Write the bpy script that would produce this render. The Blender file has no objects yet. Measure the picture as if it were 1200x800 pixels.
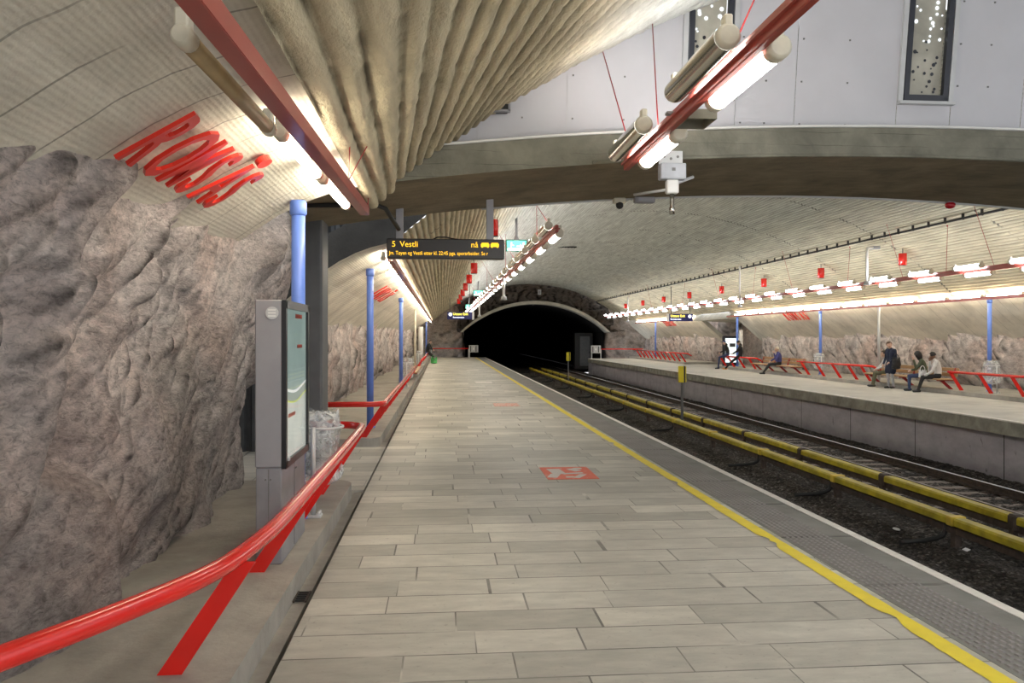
import bpy, bmesh, math, random
import numpy as np
from mathutils import Vector, Matrix

random.seed(7)
SC = bpy.context.scene
COL = SC.collection
PI = math.pi

# ------------------------------------------------------------------ materials
def nodes_of(m):
    m.use_nodes = True
    nt = m.node_tree
    nt.nodes.clear()
    out = nt.nodes.new('ShaderNodeOutputMaterial')
    return nt, out

def N(nt, kind, **kw):
    n = nt.nodes.new(kind)
    for k, v in kw.items():
        if k in n.inputs: n.inputs[k].default_value = v
        else: setattr(n, k, v)
    return n

def math_node(nt, op, a, b=None, c=None):
    n = nt.nodes.new('ShaderNodeMath'); n.operation = op
    for i, v in enumerate((a, b, c)):
        if v is None: continue
        if isinstance(v, (int, float)): n.inputs[i].default_value = v
        else: nt.links.new(v, n.inputs[i])
    return n.outputs[0]

def ramp(nt, fac, stops, interp='LINEAR'):
    r = nt.nodes.new('ShaderNodeValToRGB')
    r.color_ramp.interpolation = interp
    e = r.color_ramp.elements
    while len(e) < len(stops): e.new(0.5)
    for i, (p, c) in enumerate(stops):
        e[i].position = p
        e[i].color = (c[0], c[1], c[2], 1) if not isinstance(c, (int, float)) else (c, c, c, 1)
    nt.links.new(fac, r.inputs[0])
    return r.outputs[0]

def mixc(nt, fac, a, b, mode='MIX'):
    n = nt.nodes.new('ShaderNodeMix'); n.data_type = 'RGBA'; n.blend_type = mode
    for sock, v in ((n.inputs[0], fac), (n.inputs[6], a), (n.inputs[7], b)):
        if isinstance(v, (int, float)): sock.default_value = v
        elif isinstance(v, tuple): sock.default_value = (v[0], v[1], v[2], 1)
        else: nt.links.new(v, sock)
    return n.outputs[2]

def noise(nt, vec, scale, detail=4, rough=0.55, dist=0.0):
    n = N(nt, 'ShaderNodeTexNoise', Scale=scale, Detail=detail, Roughness=rough, Distortion=dist)
    if vec is not None: nt.links.new(vec, n.inputs['Vector'])
    return n.outputs['Fac']

def scaled(nt, vec, s, loc=(0, 0, 0)):
    m = nt.nodes.new('ShaderNodeMapping')
    m.inputs['Scale'].default_value = s; m.inputs['Location'].default_value = loc
    nt.links.new(vec, m.inputs['Vector'])
    return m.outputs[0]

def pos(nt): return nt.nodes.new('ShaderNodeNewGeometry').outputs['Position']
def objco(nt): return nt.nodes.new('ShaderNodeTexCoord').outputs['Object']
def sep(nt, v):
    s = nt.nodes.new('ShaderNodeSeparateXYZ'); nt.links.new(v, s.inputs[0]); return s.outputs
def bsdf(nt, out, col, rough=0.6, metal=0.0, spec=0.5, **kw):
    b = nt.nodes.new('ShaderNodeBsdfPrincipled')
    for k, v in (('Base Color', col), ('Roughness', rough), ('Metallic', metal), ('Specular IOR Level', spec)) + tuple(kw.items()):
        if isinstance(v, (int, float)): b.inputs[k].default_value = v
        elif isinstance(v, tuple): b.inputs[k].default_value = (v[0], v[1], v[2], 1)
        else: nt.links.new(v, b.inputs[k])
    nt.links.new(b.outputs[0], out.inputs['Surface'])
    return b
def bump(nt, b, h, strength=0.3, dist=0.02):
    n = N(nt, 'ShaderNodeBump', Strength=strength, Distance=dist)
    nt.links.new(h, n.inputs['Height']); nt.links.new(n.outputs[0], b.inputs['Normal'])

_M = {}
def flat(name, c, rough=0.5, metal=0.0, var=0.12, scale=6.0, bmp=0.0, spec=0.5, **kw):
    if name in _M: return _M[name]
    m = bpy.data.materials.new(name); nt, out = nodes_of(m)
    v = objco(nt)
    f = noise(nt, v, scale, 5)
    lo = tuple(x * (1 - var) for x in c); hi = tuple(min(1, x * (1 + var)) for x in c)
    col = ramp(nt, f, [(0.3, lo), (0.7, hi)])
    b = bsdf(nt, out, col, rough, metal, spec, **kw)
    if bmp: bump(nt, b, noise(nt, v, scale * 6, 4), bmp, 0.01)
    _M[name] = m
    return m

def emit(name, c, s, back=None):
    if name in _M: return _M[name]
    m = bpy.data.materials.new(name); nt, out = nodes_of(m)
    e = N(nt, 'ShaderNodeEmission', Color=(c[0], c[1], c[2], 1), Strength=s)
    nt.links.new(e.outputs[0], out.inputs['Surface'])
    _M[name] = m
    return m

def m_rock(name='bare_rock', dark=1.0):
    m = bpy.data.materials.new(name); nt, out = nodes_of(m)
    v = pos(nt)
    big = noise(nt, v, 0.55, 4, 0.6, 0.4)
    rot = nt.nodes.new('ShaderNodeMapping'); rot.inputs['Rotation'].default_value = (0.75, 0, 0); rot.inputs['Scale'].default_value = (1.6, 0.9, 2.0)
    nt.links.new(v, rot.inputs['Vector'])
    mid = noise(nt, rot.outputs[0], 2.6, 10, 0.72, 0.5)
    col = ramp(nt, mid, [(0.28, (0.28, 0.26, 0.255)), (0.42, (0.58, 0.53, 0.51)), (0.56, (0.76, 0.695, 0.665)), (0.72, (0.90, 0.84, 0.81))])
    grain = noise(nt, rot.outputs[0], 17, 8, 0.78, 0.8)
    col = mixc(nt, 1.0, col, ramp(nt, grain, [(0.34, 0.50), (0.5, 0.98), (0.68, 1.22)]), 'MULTIPLY')
    col = mixc(nt, ramp(nt, big, [(0.45, 0.0), (0.65, 0.55)]), col, mixc(nt, 1.0, col, (1.0, 0.80, 0.72), 'MULTIPLY'))
    grey = ramp(nt, noise(nt, v, 0.9, 3), [(0.45, 0.0), (0.62, 0.75)])
    col = mixc(nt, grey, col, mixc(nt, 1.0, col, (0.78, 0.80, 0.82), 'MULTIPLY'))
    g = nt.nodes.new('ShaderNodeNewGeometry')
    crack_shade = ramp(nt, g.outputs['Pointiness'], [(0.44, 0.15), (0.485, 0.80), (0.50, 1.0), (0.55, 1.25)])  # painted shade in cracks and hollows, raised edges lightened
    col = mixc(nt, 1.0, col, crack_shade, 'MULTIPLY')
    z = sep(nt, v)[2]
    low = ramp(nt, math_node(nt, 'MULTIPLY', z, 0.4), [(0.0, 0.62), (0.35, 0.82), (0.75, 1.05)])  # light from above painted in: rock colour darkens toward its foot
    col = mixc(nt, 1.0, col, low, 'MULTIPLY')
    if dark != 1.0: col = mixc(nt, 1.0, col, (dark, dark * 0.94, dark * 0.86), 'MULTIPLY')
    b = bsdf(nt, out, col, 0.85, 0, 0.25)
    h = math_node(nt, 'ADD', math_node(nt, 'MULTIPLY', grain, 1.2), math_node(nt, 'MULTIPLY', noise(nt, v, 60, 4, 0.7), 0.35))
    bump(nt, b, h, 0.9, 0.05)
    return m

def m_paver():
    m = bpy.data.materials.new('stone_pavers'); nt, out = nodes_of(m)
    p = pos(nt); s = sep(nt, p)
    row = math_node(nt, 'FLOOR', math_node(nt, 'DIVIDE', s[1], 0.325))
    wn = nt.nodes.new('ShaderNodeTexWhiteNoise'); wn.noise_dimensions = '1D'
    nt.links.new(row, wn.inputs['W'])
    sx = math_node(nt, 'ADD', s[0], math_node(nt, 'MULTIPLY', wn.outputs['Value'], 7.3))
    # uneven stone lengths: warp x a little
    nz = nt.nodes.new('ShaderNodeTexNoise'); nz.noise_dimensions = '1D'; nz.inputs['Scale'].default_value = 0.9; nz.inputs['Detail'].default_value = 0
    nt.links.new(math_node(nt, 'ADD', sx, math_node(nt, 'MULTIPLY', row, 3.7)), nz.inputs['W'])
    sx2 = math_node(nt, 'ADD', sx, math_node(nt, 'MULTIPLY', nz.outputs['Fac'], 0.75))
    cx = math_node(nt, 'DIVIDE', sx2, 0.78)
    col_i = math_node(nt, 'FLOOR', cx)
    wn2 = nt.nodes.new('ShaderNodeTexWhiteNoise'); wn2.noise_dimensions = '2D'
    cmb = nt.nodes.new('ShaderNodeCombineXYZ')
    nt.links.new(col_i, cmb.inputs[0]); nt.links.new(row, cmb.inputs[1]); nt.links.new(cmb.outputs[0], wn2.inputs['Vector'])
    base = ramp(nt, wn2.outputs['Value'], [(0.0, (0.40, 0.385, 0.335)), (0.4, (0.50, 0.485, 0.43)), (0.75, (0.56, 0.54, 0.475)), (1.0, (0.64, 0.615, 0.54))])
    st = noise(nt, scaled(nt, p, (1.5, 4, 1)), 2.2, 6, 0.65)
    base = mixc(nt, 1.0, base, ramp(nt, st, [(0.3, 0.80), (0.7, 1.15)]), 'MULTIPLY')
    base = mixc(nt, 1.0, base, ramp(nt, noise(nt, p, 0.55, 4), [(0.35, 0.80), (0.65, 1.08)]), 'MULTIPLY')
    base = mixc(nt, ramp(nt, noise(nt, p, 28, 3), [(0.62, 0.0), (0.75, 0.45)]), base, (0.2, 0.19, 0.17))
    fy = math_node(nt, 'FRACT', math_node(nt, 'DIVIDE', s[1], 0.325))
    fx = math_node(nt, 'FRACT', cx)
    jy = math_node(nt, 'LESS_THAN', math_node(nt, 'ABSOLUTE', math_node(nt, 'SUBTRACT', fy, 0.5)), 0.482)
    jx = math_node(nt, 'LESS_THAN', math_node(nt, 'ABSOLUTE', math_node(nt, 'SUBTRACT', fx, 0.5)), 0.493)
    stone = math_node(nt, 'MULTIPLY', jx, jy)
    jn = noise(nt, p, 1.7, 3)
    jcol = ramp(nt, jn, [(0.40, (0.13, 0.125, 0.11)), (0.58, (0.26, 0.25, 0.22)), (0.70, (0.58, 0.56, 0.50))])
    col = mixc(nt, stone, jcol, base)
    b = bsdf(nt, out, col, ramp(nt, st, [(0.3, 0.42), (0.7, 0.6)]), 0, 0.45)
    h = math_node(nt, 'ADD', math_node(nt, 'MULTIPLY', stone, 0.5), math_node(nt, 'MULTIPLY', noise(nt, p, 18, 5), 0.35))
    h = math_node(nt, 'ADD', h, math_node(nt, 'MULTIPLY', wn2.outputs['Value'], 0.25))
    bump(nt, b, h, 0.35, 0.012)
    return m

def m_concrete(name, c, lines=None, var=0.22, rough=0.75, fine=None, stain=0.5, scale=1.4):
    """board-marked concrete; lines = (axis, spacing) of faint formwork joints; fine = (axis, pitch)"""
    m = bpy.data.materials.new(name); nt, out = nodes_of(m)
    p = pos(nt); s = sep(nt, p)
    f = noise(nt, p, scale, 7, 0.62, 0.3)
    lo = tuple(x * (1 - var) for x in c); hi = tuple(min(1, x * (1 + var)) for x in c)
    col = ramp(nt, f, [(0.3, lo), (0.7, hi)])
    st = ramp(nt, noise(nt, p, 0.5, 5, 0.6), [(0.52, 0.0), (0.7, stain)])
    col = mixc(nt, st, col, tuple(x * 0.55 for x in c))
    h = noise(nt, p, 25, 5)
    if fine:
        ax, pitch = fine
        w = math_node(nt, 'SINE', math_node(nt, 'MULTIPLY', s[ax], 2 * PI / pitch))
        h = math_node(nt, 'ADD', h, math_node(nt, 'MULTIPLY', w, 0.10))
    if lines:
        ax, sp = lines
        wob = math_node(nt, 'ADD', s[ax], math_node(nt, 'MULTIPLY', noise(nt, p, 3, 2), 0.05))
        fr = math_node(nt, 'FRACT', math_node(nt, 'DIVIDE', wob, sp))
        ln = math_node(nt, 'GREATER_THAN', fr, 0.965)
        ln = math_node(nt, 'MULTIPLY', ln, ramp(nt, noise(nt, p, 1.6, 3), [(0.42, 0.0), (0.55, 0.75)]))
        col = mixc(nt, ln, col, tuple(x * 0.32 for x in c))
        h = math_node(nt, 'SUBTRACT', h, math_node(nt, 'MULTIPLY', ln, 0.8))
    b = bsdf(nt, out, col, rough, 0, 0.3)
    bump(nt, b, h, 0.4, 0.015)
    return m

def m_vault():
    m = bpy.data.materials.new('sprayed_ribbed_concrete'); nt, out = nodes_of(m)
    p = pos(nt); s = sep(nt, p)
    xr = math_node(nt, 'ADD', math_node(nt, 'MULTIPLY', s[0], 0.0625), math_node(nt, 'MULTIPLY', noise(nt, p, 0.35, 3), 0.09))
    base = ramp(nt, xr, [(-0.0, (0.60, 0.53, 0.37)), (0.105, (0.55, 0.485, 0.34)), (0.165, (0.62, 0.64, 0.62)), (0.70, (0.58, 0.60, 0.54)), (0.86, (0.57, 0.52, 0.38)), (1.0, (0.60, 0.54, 0.38))])  # warm and cool lamp light painted into the colour across the vault
    streak = noise(nt, scaled(nt, p, (3.0, 0.35, 3.0)), 2.2, 6, 0.65, 0.5)
    col = mixc(nt, 1.0, base, ramp(nt, streak, [(0.3, 0.72), (0.7, 1.15)]), 'MULTIPLY')
    spot = noise(nt, scaled(nt, p, (4, 1.2, 4)), 4.0, 5, 0.7)
    col = mixc(nt, ramp(nt, spot, [(0.62, 0.0), (0.74, 0.6)]), col, (0.26, 0.22, 0.14))
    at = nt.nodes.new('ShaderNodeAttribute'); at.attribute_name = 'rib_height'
    col = mixc(nt, 1.0, col, ramp(nt, at.outputs['Fac'], [(0.0, 0.30), (0.30, 0.72), (0.55, 0.98), (1.0, 1.15)]), 'MULTIPLY')  # painted shade: colour darkened in the rib valleys, lifted on the ridges
    # transverse joints between sprayed bays
    wob = math_node(nt, 'ADD', s[1], math_node(nt, 'MULTIPLY', noise(nt, p, 2.5, 2), 0.12))
    fr = math_node(nt, 'FRACT', math_node(nt, 'DIVIDE', wob, 4.6))
    ln = math_node(nt, 'MULTIPLY', math_node(nt, 'GREATER_THAN', fr, 0.982), ramp(nt, noise(nt, p, 3.5, 2), [(0.45, 0.0), (0.55, 0.8)]))
    ln = math_node(nt, 'MULTIPLY', ln, math_node(nt, 'GREATER_THAN', s[1], 11.0))
    col = mixc(nt, ln, col, (0.10, 0.10, 0.09))
    b = bsdf(nt, out, col, 0.8, 0, 0.25)
    h = math_node(nt, 'ADD', noise(nt, scaled(nt, p, (1, 0.6, 1)), 22, 5, 0.65), math_node(nt, 'MULTIPLY', spot, 0.6))
    bump(nt, b, h, 0.7, 0.03)
    return m

def m_ballast():
    m = bpy.data.materials.new('dirty_ballast'); nt, out = nodes_of(m)
    p = pos(nt)
    v = N(nt, 'ShaderNodeTexVoronoi', Scale=22.0); nt.links.new(p, v.inputs['Vector'])
    c1 = ramp(nt, sep(nt, v.outputs['Color'])[0], [(0.0, (0.035, 0.03, 0.027)), (0.5, (0.085, 0.072, 0.062)), (0.85, (0.15, 0.13, 0.115)), (1.0, (0.27, 0.245, 0.22))])
    c1 = mixc(nt, 1.0, c1, ramp(nt, noise(nt, p, 1.2, 4), [(0.35, 0.6), (0.65, 1.35)]), 'MULTIPLY')
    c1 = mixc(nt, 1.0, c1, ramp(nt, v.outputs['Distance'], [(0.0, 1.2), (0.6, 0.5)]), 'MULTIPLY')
    b = bsdf(nt, out, c1, 0.85, 0, 0.3)
    h = math_node(nt, 'SUBTRACT', noise(nt, p, 40, 4), math_node(nt, 'MULTIPLY', v.outputs['Distance'], 2.0))
    bump(nt, b, h, 0.9, 0.03)
    return m

def m_wallpanel():
    m = bpy.data.materials.new('purple_grey_platform_face'); nt, out = nodes_of(m)
    p = pos(nt); s = sep(nt, p)
    f = noise(nt, scaled(nt, p, (1, 1, 2.2)), 1.5, 6, 0.65)
    col = ramp(nt, f, [(0.3, (0.34, 0.325, 0.365)), (0.7, (0.50, 0.48, 0.525))])
    sc = ramp(nt, noise(nt, scaled(nt, p, (1, 1.5, 0.5)), 4.2, 6, 0.7, 1.5), [(0.62, 0.0), (0.70, 0.85)])
    col = mixc(nt, sc, col, (0.07, 0.065, 0.07))
    fr = math_node(nt, 'FRACT', math_node(nt, 'DIVIDE', s[1], 3.1))
    ln = math_node(nt, 'LESS_THAN', fr, 0.009)
    col = mixc(nt, ln, col, (0.03, 0.03, 0.03))
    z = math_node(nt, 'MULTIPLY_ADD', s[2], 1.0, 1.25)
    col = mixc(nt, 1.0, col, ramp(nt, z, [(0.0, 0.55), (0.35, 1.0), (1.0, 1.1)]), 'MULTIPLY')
    b = bsdf(nt, out, col, 0.55, 0, 0.4)
    bump(nt, b, noise(nt, p, 15, 4), 0.15, 0.01)
    return m

def m_red(name='red_paint', c=(0.80, 0.018, 0.012), chip=True, rough=0.22):
    if name in _M: return _M[name]
    m = bpy.data.materials.new(name); nt, out = nodes_of(m)
    v = pos(nt)
    f = noise(nt, v, 3, 4)
    col = ramp(nt, f, [(0.3, tuple(x * 0.85 for x in c)), (0.7, c)])
    if chip:
        n = noise(nt, v, 19, 5, 0.7, 0.5)
        col = mixc(nt, ramp(nt, n, [(0.70, 0.0), (0.74, 1.0)]), col, (0.45, 0.36, 0.36))
    b = bsdf(nt, out, col, rough, 0, 0.5, **{'Coat Weight': 0.4, 'Coat Roughness': 0.1})
    _M[name] = m
    return m

def m_bag(name='clear_plastic'):
    if name in _M: return _M[name]
    m = bpy.data.materials.new(name); nt, out = nodes_of(m)
    v = objco(nt)
    b = bsdf(nt, out, (0.80, 0.83, 0.84), 0.15, 0, 0.7)
    tr = nt.nodes.new('ShaderNodeBsdfTransparent'); tr.inputs[0].default_value = (0.95, 0.96, 0.96, 1)
    n = noise(nt, v, 9, 6, 0.7, 1.0)
    mx = nt.nodes.new('ShaderNodeMixShader')
    nt.links.new(ramp(nt, n, [(0.40, 0.12), (0.62, 0.7)]), mx.inputs[0])
    nt.links.new(tr.outputs[0], mx.inputs[1]); nt.links.new(b.outputs[0], mx.inputs[2])
    bump(nt, b, n, 0.35, 0.03)
    nt.links.new(mx.outputs[0], out.inputs['Surface'])
    _M[name] = m
    return m

def m_poster():
    m = bpy.data.materials.new('route_map_poster'); nt, out = nodes_of(m)
    p = pos(nt); s = sep(nt, p)
    # two wavy contour bands: dark upper sea, pale lower land
    wav = math_node(nt, 'ADD', math_node(nt, 'MULTIPLY', math_node(nt, 'SINE', math_node(nt, 'MULTIPLY', s[1], 6.0)), 0.022), math_node(nt, 'MULTIPLY_ADD', s[1], 0.02, 1.16))
    d = math_node(nt, 'SUBTRACT', s[2], wav)
    up = ramp(nt, noise(nt, p, 2.5, 3), [(0.3, (0.24, 0.33, 0.31)), (0.7, (0.33, 0.43, 0.40))])
    lo = ramp(nt, noise(nt, p, 3.5, 4), [(0.3, (0.46, 0.51, 0.47)), (0.7, (0.60, 0.64, 0.59))])
    col = mixc(nt, math_node(nt, 'GREATER_THAN', d, 0.0), lo, up)
    col = mixc(nt, math_node(nt, 'LESS_THAN', math_node(nt, 'ABSOLUTE', d), 0.010), col, (0.9, 0.92, 0.9))
    d2 = math_node(nt, 'ADD', d, 0.075)
    col = mixc(nt, math_node(nt, 'LESS_THAN', math_node(nt, 'ABSOLUTE', d2), 0.007), col, (0.62, 0.72, 0.12))
    band = math_node(nt, 'MULTIPLY', math_node(nt, 'LESS_THAN', d, -0.01), math_node(nt, 'GREATER_THAN', d, -0.07))
    col = mixc(nt, band, col, (0.30, 0.36, 0.33))
    bsdf(nt, out, col, 0.35, 0, 0.4, **{'Emission Color': col, 'Emission Strength': 0.22})
    return m

def m_glass():
    m = bpy.data.materials.new('clear_glass'); nt, out = nodes_of(m)
    g = N(nt, 'ShaderNodeBsdfGlossy', Roughness=0.03)
    t = nt.nodes.new('ShaderNodeBsdfTransparent')
    fr = N(nt, 'ShaderNodeFresnel', IOR=1.18)
    mx = nt.nodes.new('ShaderNodeMixShader')
    nt.links.new(fr.outputs[0], mx.inputs[0]); nt.links.new(t.outputs[0], mx.inputs[1]); nt.links.new(g.outputs[0], mx.inputs[2])
    nt.links.new(mx.outputs[0], out.inputs['Surface'])
    return m

def m_wood(name, c):
    if name in _M: return _M[name]
    m = bpy.data.materials.new(name); nt, out = nodes_of(m)
    v = pos(nt)
    f = noise(nt, scaled(nt, v, (9, 0.8, 9)), 3, 6, 0.6, 0.6)
    col = ramp(nt, f, [(0.3, tuple(x * 0.6 for x in c)), (0.7, c)])
    bsdf(nt, out, col, 0.55)
    _M[name] = m
    return m

def m_sticker(name, c, worn):
    m = bpy.data.materials.new(name); nt, out = nodes_of(m)
    v = pos(nt)
    n = noise(nt, scaled(nt, v, (6, 2, 1)), 3, 6, 0.7)
    col = mixc(nt, ramp(nt, n, [(worn - 0.06, 0.0), (worn + 0.06, 0.85)]), c, (0.62, 0.57, 0.52))
    bsdf(nt, out, col, 0.6)
    return m

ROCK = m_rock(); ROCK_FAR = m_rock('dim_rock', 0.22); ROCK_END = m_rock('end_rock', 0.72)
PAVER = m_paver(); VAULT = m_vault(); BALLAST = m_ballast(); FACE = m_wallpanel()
SLAB = m_concrete('pale_ledge_concrete', (0.68, 0.65, 0.56), lines=(1, 0.42), fine=(0, 0.03), stain=0.45, var=0.18)
PLINTH = m_concrete('worn_plinth_concrete', (0.37, 0.35, 0.31), stain=0.6, scale=2.4)
BEAMF = m_concrete('grey_beam_concrete', (0.20, 0.195, 0.155), lines=(2, 0.13), var=0.35, scale=2.2)
BEAMU = m_concrete('brown_beam_underside', (0.235, 0.19, 0.125), lines=(1, 0.16), fine=(1, 0.05), var=0.35, scale=2.0)
DARKC = m_concrete('dark_concrete', (0.065, 0.063, 0.058), var=0.3)
LEDGE = m_concrete('platform_edge_concrete', (0.30, 0.29, 0.25), var=0.4, scale=3)
PAVER2 = m_concrete('far_platform_paving', (0.54, 0.52, 0.46), lines=(1, 0.65), var=0.12)
EDGE = m_concrete('dark_edge_slabs', (0.235, 0.235, 0.22), lines=(1, 1.3), var=0.15, scale=3)
TUNNEL = m_concrete('unlit_tunnel', (0.012, 0.012, 0.013), var=0.3)  # darkness of the unlit tunnel put into a near-black colour
HOOD = m_concrete('hood_concrete', (0.55, 0.52, 0.44), var=0.2)
RED = m_red(); REDBEAM = m_red('faded_red_beam', (0.46, 0.075, 0.055), False, 0.45)
REDDARK = m_red('deep_red_paint', (0.34, 0.012, 0.014), False, 0.3)
LETTER = m_red('red_letter_enamel', (0.82, 0.03, 0.015), False, 0.3)
YEL = flat('yellow_floor_paint', (0.86, 0.70, 0.03), 0.5, var=0.08)
WHITEP = flat('white_edge_paint', (0.78, 0.75, 0.70), 0.5, var=0.12, scale=12)
COVER = flat('olive_yellow_cover', (0.44, 0.36, 0.02), 0.5, var=0.35, scale=4)
COVERB = flat('yellow_joint_cap', (0.62, 0.46, 0.05), 0.5, var=0.2)
BLACKR = flat('black_rubber', (0.02, 0.02, 0.02), 0.6)
RUST = flat('rusty_steel', (0.075, 0.055, 0.045), 0.6, 0.3, var=0.4, scale=9)
RAILTOP = flat('polished_rail', (0.80, 0.80, 0.82), 0.35, 0.25)
BLUE = flat('blue_pole_paint', (0.13, 0.24, 0.72), 0.4, var=0.1, scale=3)
GREYM = flat('grey_painted_metal', (0.33, 0.33, 0.35), 0.45, 0.2, var=0.05)
GREYD = flat('dark_grey_metal', (0.12, 0.125, 0.13), 0.5, 0.2, var=0.1)
GREYL = flat('light_grey_metal', (0.56, 0.57, 0.58), 0.45, 0.1, var=0.06)
PILLAR = flat('pillar_grey', (0.115, 0.12, 0.125), 0.55, var=0.1)
STEEL = flat('mirror_steel', (0.62, 0.60, 0.55), 0.16, 1.0, var=0.05)
CAP = flat('cream_lamp_cap', (0.70, 0.66, 0.54), 0.4)
WHITE = flat('white_enamel', (0.80, 0.80, 0.78), 0.4, var=0.03)
PANELW = flat('white_wall_panel', (0.57, 0.57, 0.61), 0.6, var=0.05, scale=1.5)
JOINT = flat('panel_joint', (0.55, 0.55, 0.57), 0.6)
DOT = flat('screw_grey', (0.2, 0.2, 0.2), 0.4, 0.5)
FRAMEM = flat('navy_black_frame', (0.025, 0.028, 0.04), 0.35)
PERF = flat('perforated_screen', (0.52, 0.50, 0.42), 0.5, var=0.25, scale=3)
CORR = flat('dark_corrugated_steel', (0.085, 0.09, 0.095), 0.55, 0.2, var=0.2)
WOODB = m_wood('bench_wood', (0.55, 0.34, 0.17)); SLEEPW = m_wood('sleeper_wood', (0.22, 0.17, 0.135))
SIGNB = flat('sign_navy', (0.03, 0.035, 0.20), 0.4, var=0.05)
LEDB = flat('led_board_black', (0.012, 0.008, 0.006), 0.35)
LEDY = emit('led_amber', (1.0, 0.55, 0.03), 0.75)
TUBE = emit('lamp_tube_light', (1.0, 0.965, 0.90), 11.0)
TUBEC = emit('lamp_tube_cool', (0.93, 0.96, 1.0), 11.0)
TUBEW = emit('lamp_tube_warm', (1.0, 0.90, 0.70), 11.0)
EXITG = emit('exit_sign_green', (0.16, 0.85, 0.55), 1.0)
EXITW = emit('exit_sign_white', (0.85, 1.0, 0.93), 1.3)
SIGNY = emit('sign_yellow_text', (1.0, 0.82, 0.12), 0.9)
SIGNW = emit('sign_white_text', (0.85, 0.88, 1.0), 0.8)
BAG = m_bag(); GLASS = m_glass(); POSTER = m_poster()
YMARK = flat('marker_yellow', (0.80, 0.66, 0.02), 0.45, var=0.05)

# ------------------------------------------------------------------ mesh helpers
class MB:
    def __init__(s): s.bm = bmesh.new()
    def box(s, c, d, rot=None, mi=0, bev=0.0, seg=1):
        b2 = bmesh.new()
        bmesh.ops.create_cube(b2, size=1.0)
        for v in b2.verts: v.co = Vector((v.co.x * d[0], v.co.y * d[1], v.co.z * d[2]))
        if bev: bmesh.ops.bevel(b2, geom=b2.edges[:], offset=bev, segments=seg, affect='EDGES', profile=0.5)
        M = Matrix.Translation(Vector(c)) @ (rot.to_4x4() if rot is not None else Matrix.Identity(4))
        return s._merge(b2, M, mi)
    def _merge(s, b2, M, mi):
        mp = [s.bm.verts.new(M @ v.co) for v in b2.verts]
        b2.verts.index_update()
        for f in b2.faces:
            try:
                nf = s.bm.faces.new([mp[v.index] for v in f.verts]); nf.material_index = mi
            except ValueError: pass
        b2.free(); return s
    def beam(s, p0, p1, w, h, up=(0, 0, 1), mi=0, bev=0.0):
        p0 = Vector(p0); p1 = Vector(p1); y = (p1 - p0); L = y.length; y.normalize()
        x = y.cross(Vector(up)).normalized(); z = x.cross(y)
        R = Matrix((x, y, z)).transposed()
        return s.box((p0 + p1) / 2, (w, L, h), R, mi, bev)
    def tube(s, pts, r, n=10, mi=0, caps=True):
        pts = [Vector(p) for p in pts]; rr = r if isinstance(r, (list, tuple)) else [r] * len(pts)
        rings = []; prev = None
        for i, p in enumerate(pts):
            t = (pts[min(i + 1, len(pts) - 1)] - pts[max(i - 1, 0)]).normalized()
            if prev is None:
                a = Vector((0, 0, 1)) if abs(t.z) < 0.9 else Vector((1, 0, 0))
                u = t.cross(a).normalized()
            else:
                u = (prev - t * prev.dot(t)).normalized()
            prev = u; w = t.cross(u)
            rings.append([s.bm.verts.new(p + (u * math.cos(2 * PI * k / n) + w * math.sin(2 * PI * k / n)) * rr[i]) for k in range(n)])
        for a, b in zip(rings, rings[1:]):
            for k in range(n):
                f = s.bm.faces.new((a[k], a[(k + 1) % n], b[(k + 1) % n], b[k])); f.material_index = mi; f.smooth = True
        if caps:
            f = s.bm.faces.new(rings[0][::-1]); f.material_index = mi
            f = s.bm.faces.new(rings[-1]); f.material_index = mi
        return s
    def sphere(s, c, r, mi=0, seg=12, scale=(1, 1, 1)):
        b2 = bmesh.new(); bmesh.ops.create_uvsphere(b2, u_segments=seg, v_segments=max(6, seg // 2 + 2), radius=r)
        for f in b2.faces: f.smooth = True
        M = Matrix.Translation(Vector(c)) @ Matrix.Diagonal((scale[0], scale[1], scale[2], 1))
        n0 = len(s.bm.faces); s._merge(b2, M, mi); s.bm.faces.ensure_lookup_table()
        for f in s.bm.faces[n0:]: f.smooth = True
        return s
    def prism(s, poly, axis, a, b, mi=0):
        """poly: 2D points in the plane normal to axis ('x': (y,z); 'y': (x,z); 'z': (x,y))"""
        def P(q, t): return {'x': (t, q[0], q[1]), 'y': (q[0], t, q[1]), 'z': (q[0], q[1], t)}[axis]
        A = [s.bm.verts.new(P(q, a)) for q in poly]; B = [s.bm.verts.new(P(q, b)) for q in poly]
        n = len(poly)
        fs = [s.bm.faces.new(A), s.bm.faces.new(B[::-1])]
        for k in range(n): fs.append(s.bm.faces.new((A[k], B[k], B[(k + 1) % n], A[(k + 1) % n])))
        for f in fs: f.material_index = mi
        return s
    def sheet(s, grid, mi=0, smooth=True):
        """grid[i][j] of points"""
        V = [[s.bm.verts.new(p) for p in row] for row in grid]
        for i in range(len(V) - 1):
            for j in range(len(V[0]) - 1):
                f = s.bm.faces.new((V[i][j], V[i + 1][j], V[i + 1][j + 1], V[i][j + 1])); f.material_index = mi; f.smooth = smooth
        return s
    def text(s, body, size, M, depth=0.004, mi=0, align='LEFT', fat=0.0, sx=1.0, spacing=1.0):
        cu = bpy.data.curves.new('t', 'FONT'); cu.body = body; cu.size = size; cu.extrude = depth; cu.align_x = align
        cu.offset = fat; cu.space_character = spacing; cu.resolution_u = 3
        ob = bpy.data.objects.new('t', cu); COL.objects.link(ob)
        dg = bpy.context.evaluated_depsgraph_get(); ev = ob.evaluated_get(dg)
        me = ev.to_mesh(); b2 = bmesh.new(); b2.from_mesh(me); ev.to_mesh_clear()
        bpy.data.objects.remove(ob); bpy.data.curves.remove(cu)
        return s._merge(b2, M @ Matrix.Diagonal((sx, 1, 1, 1)), mi)
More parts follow.
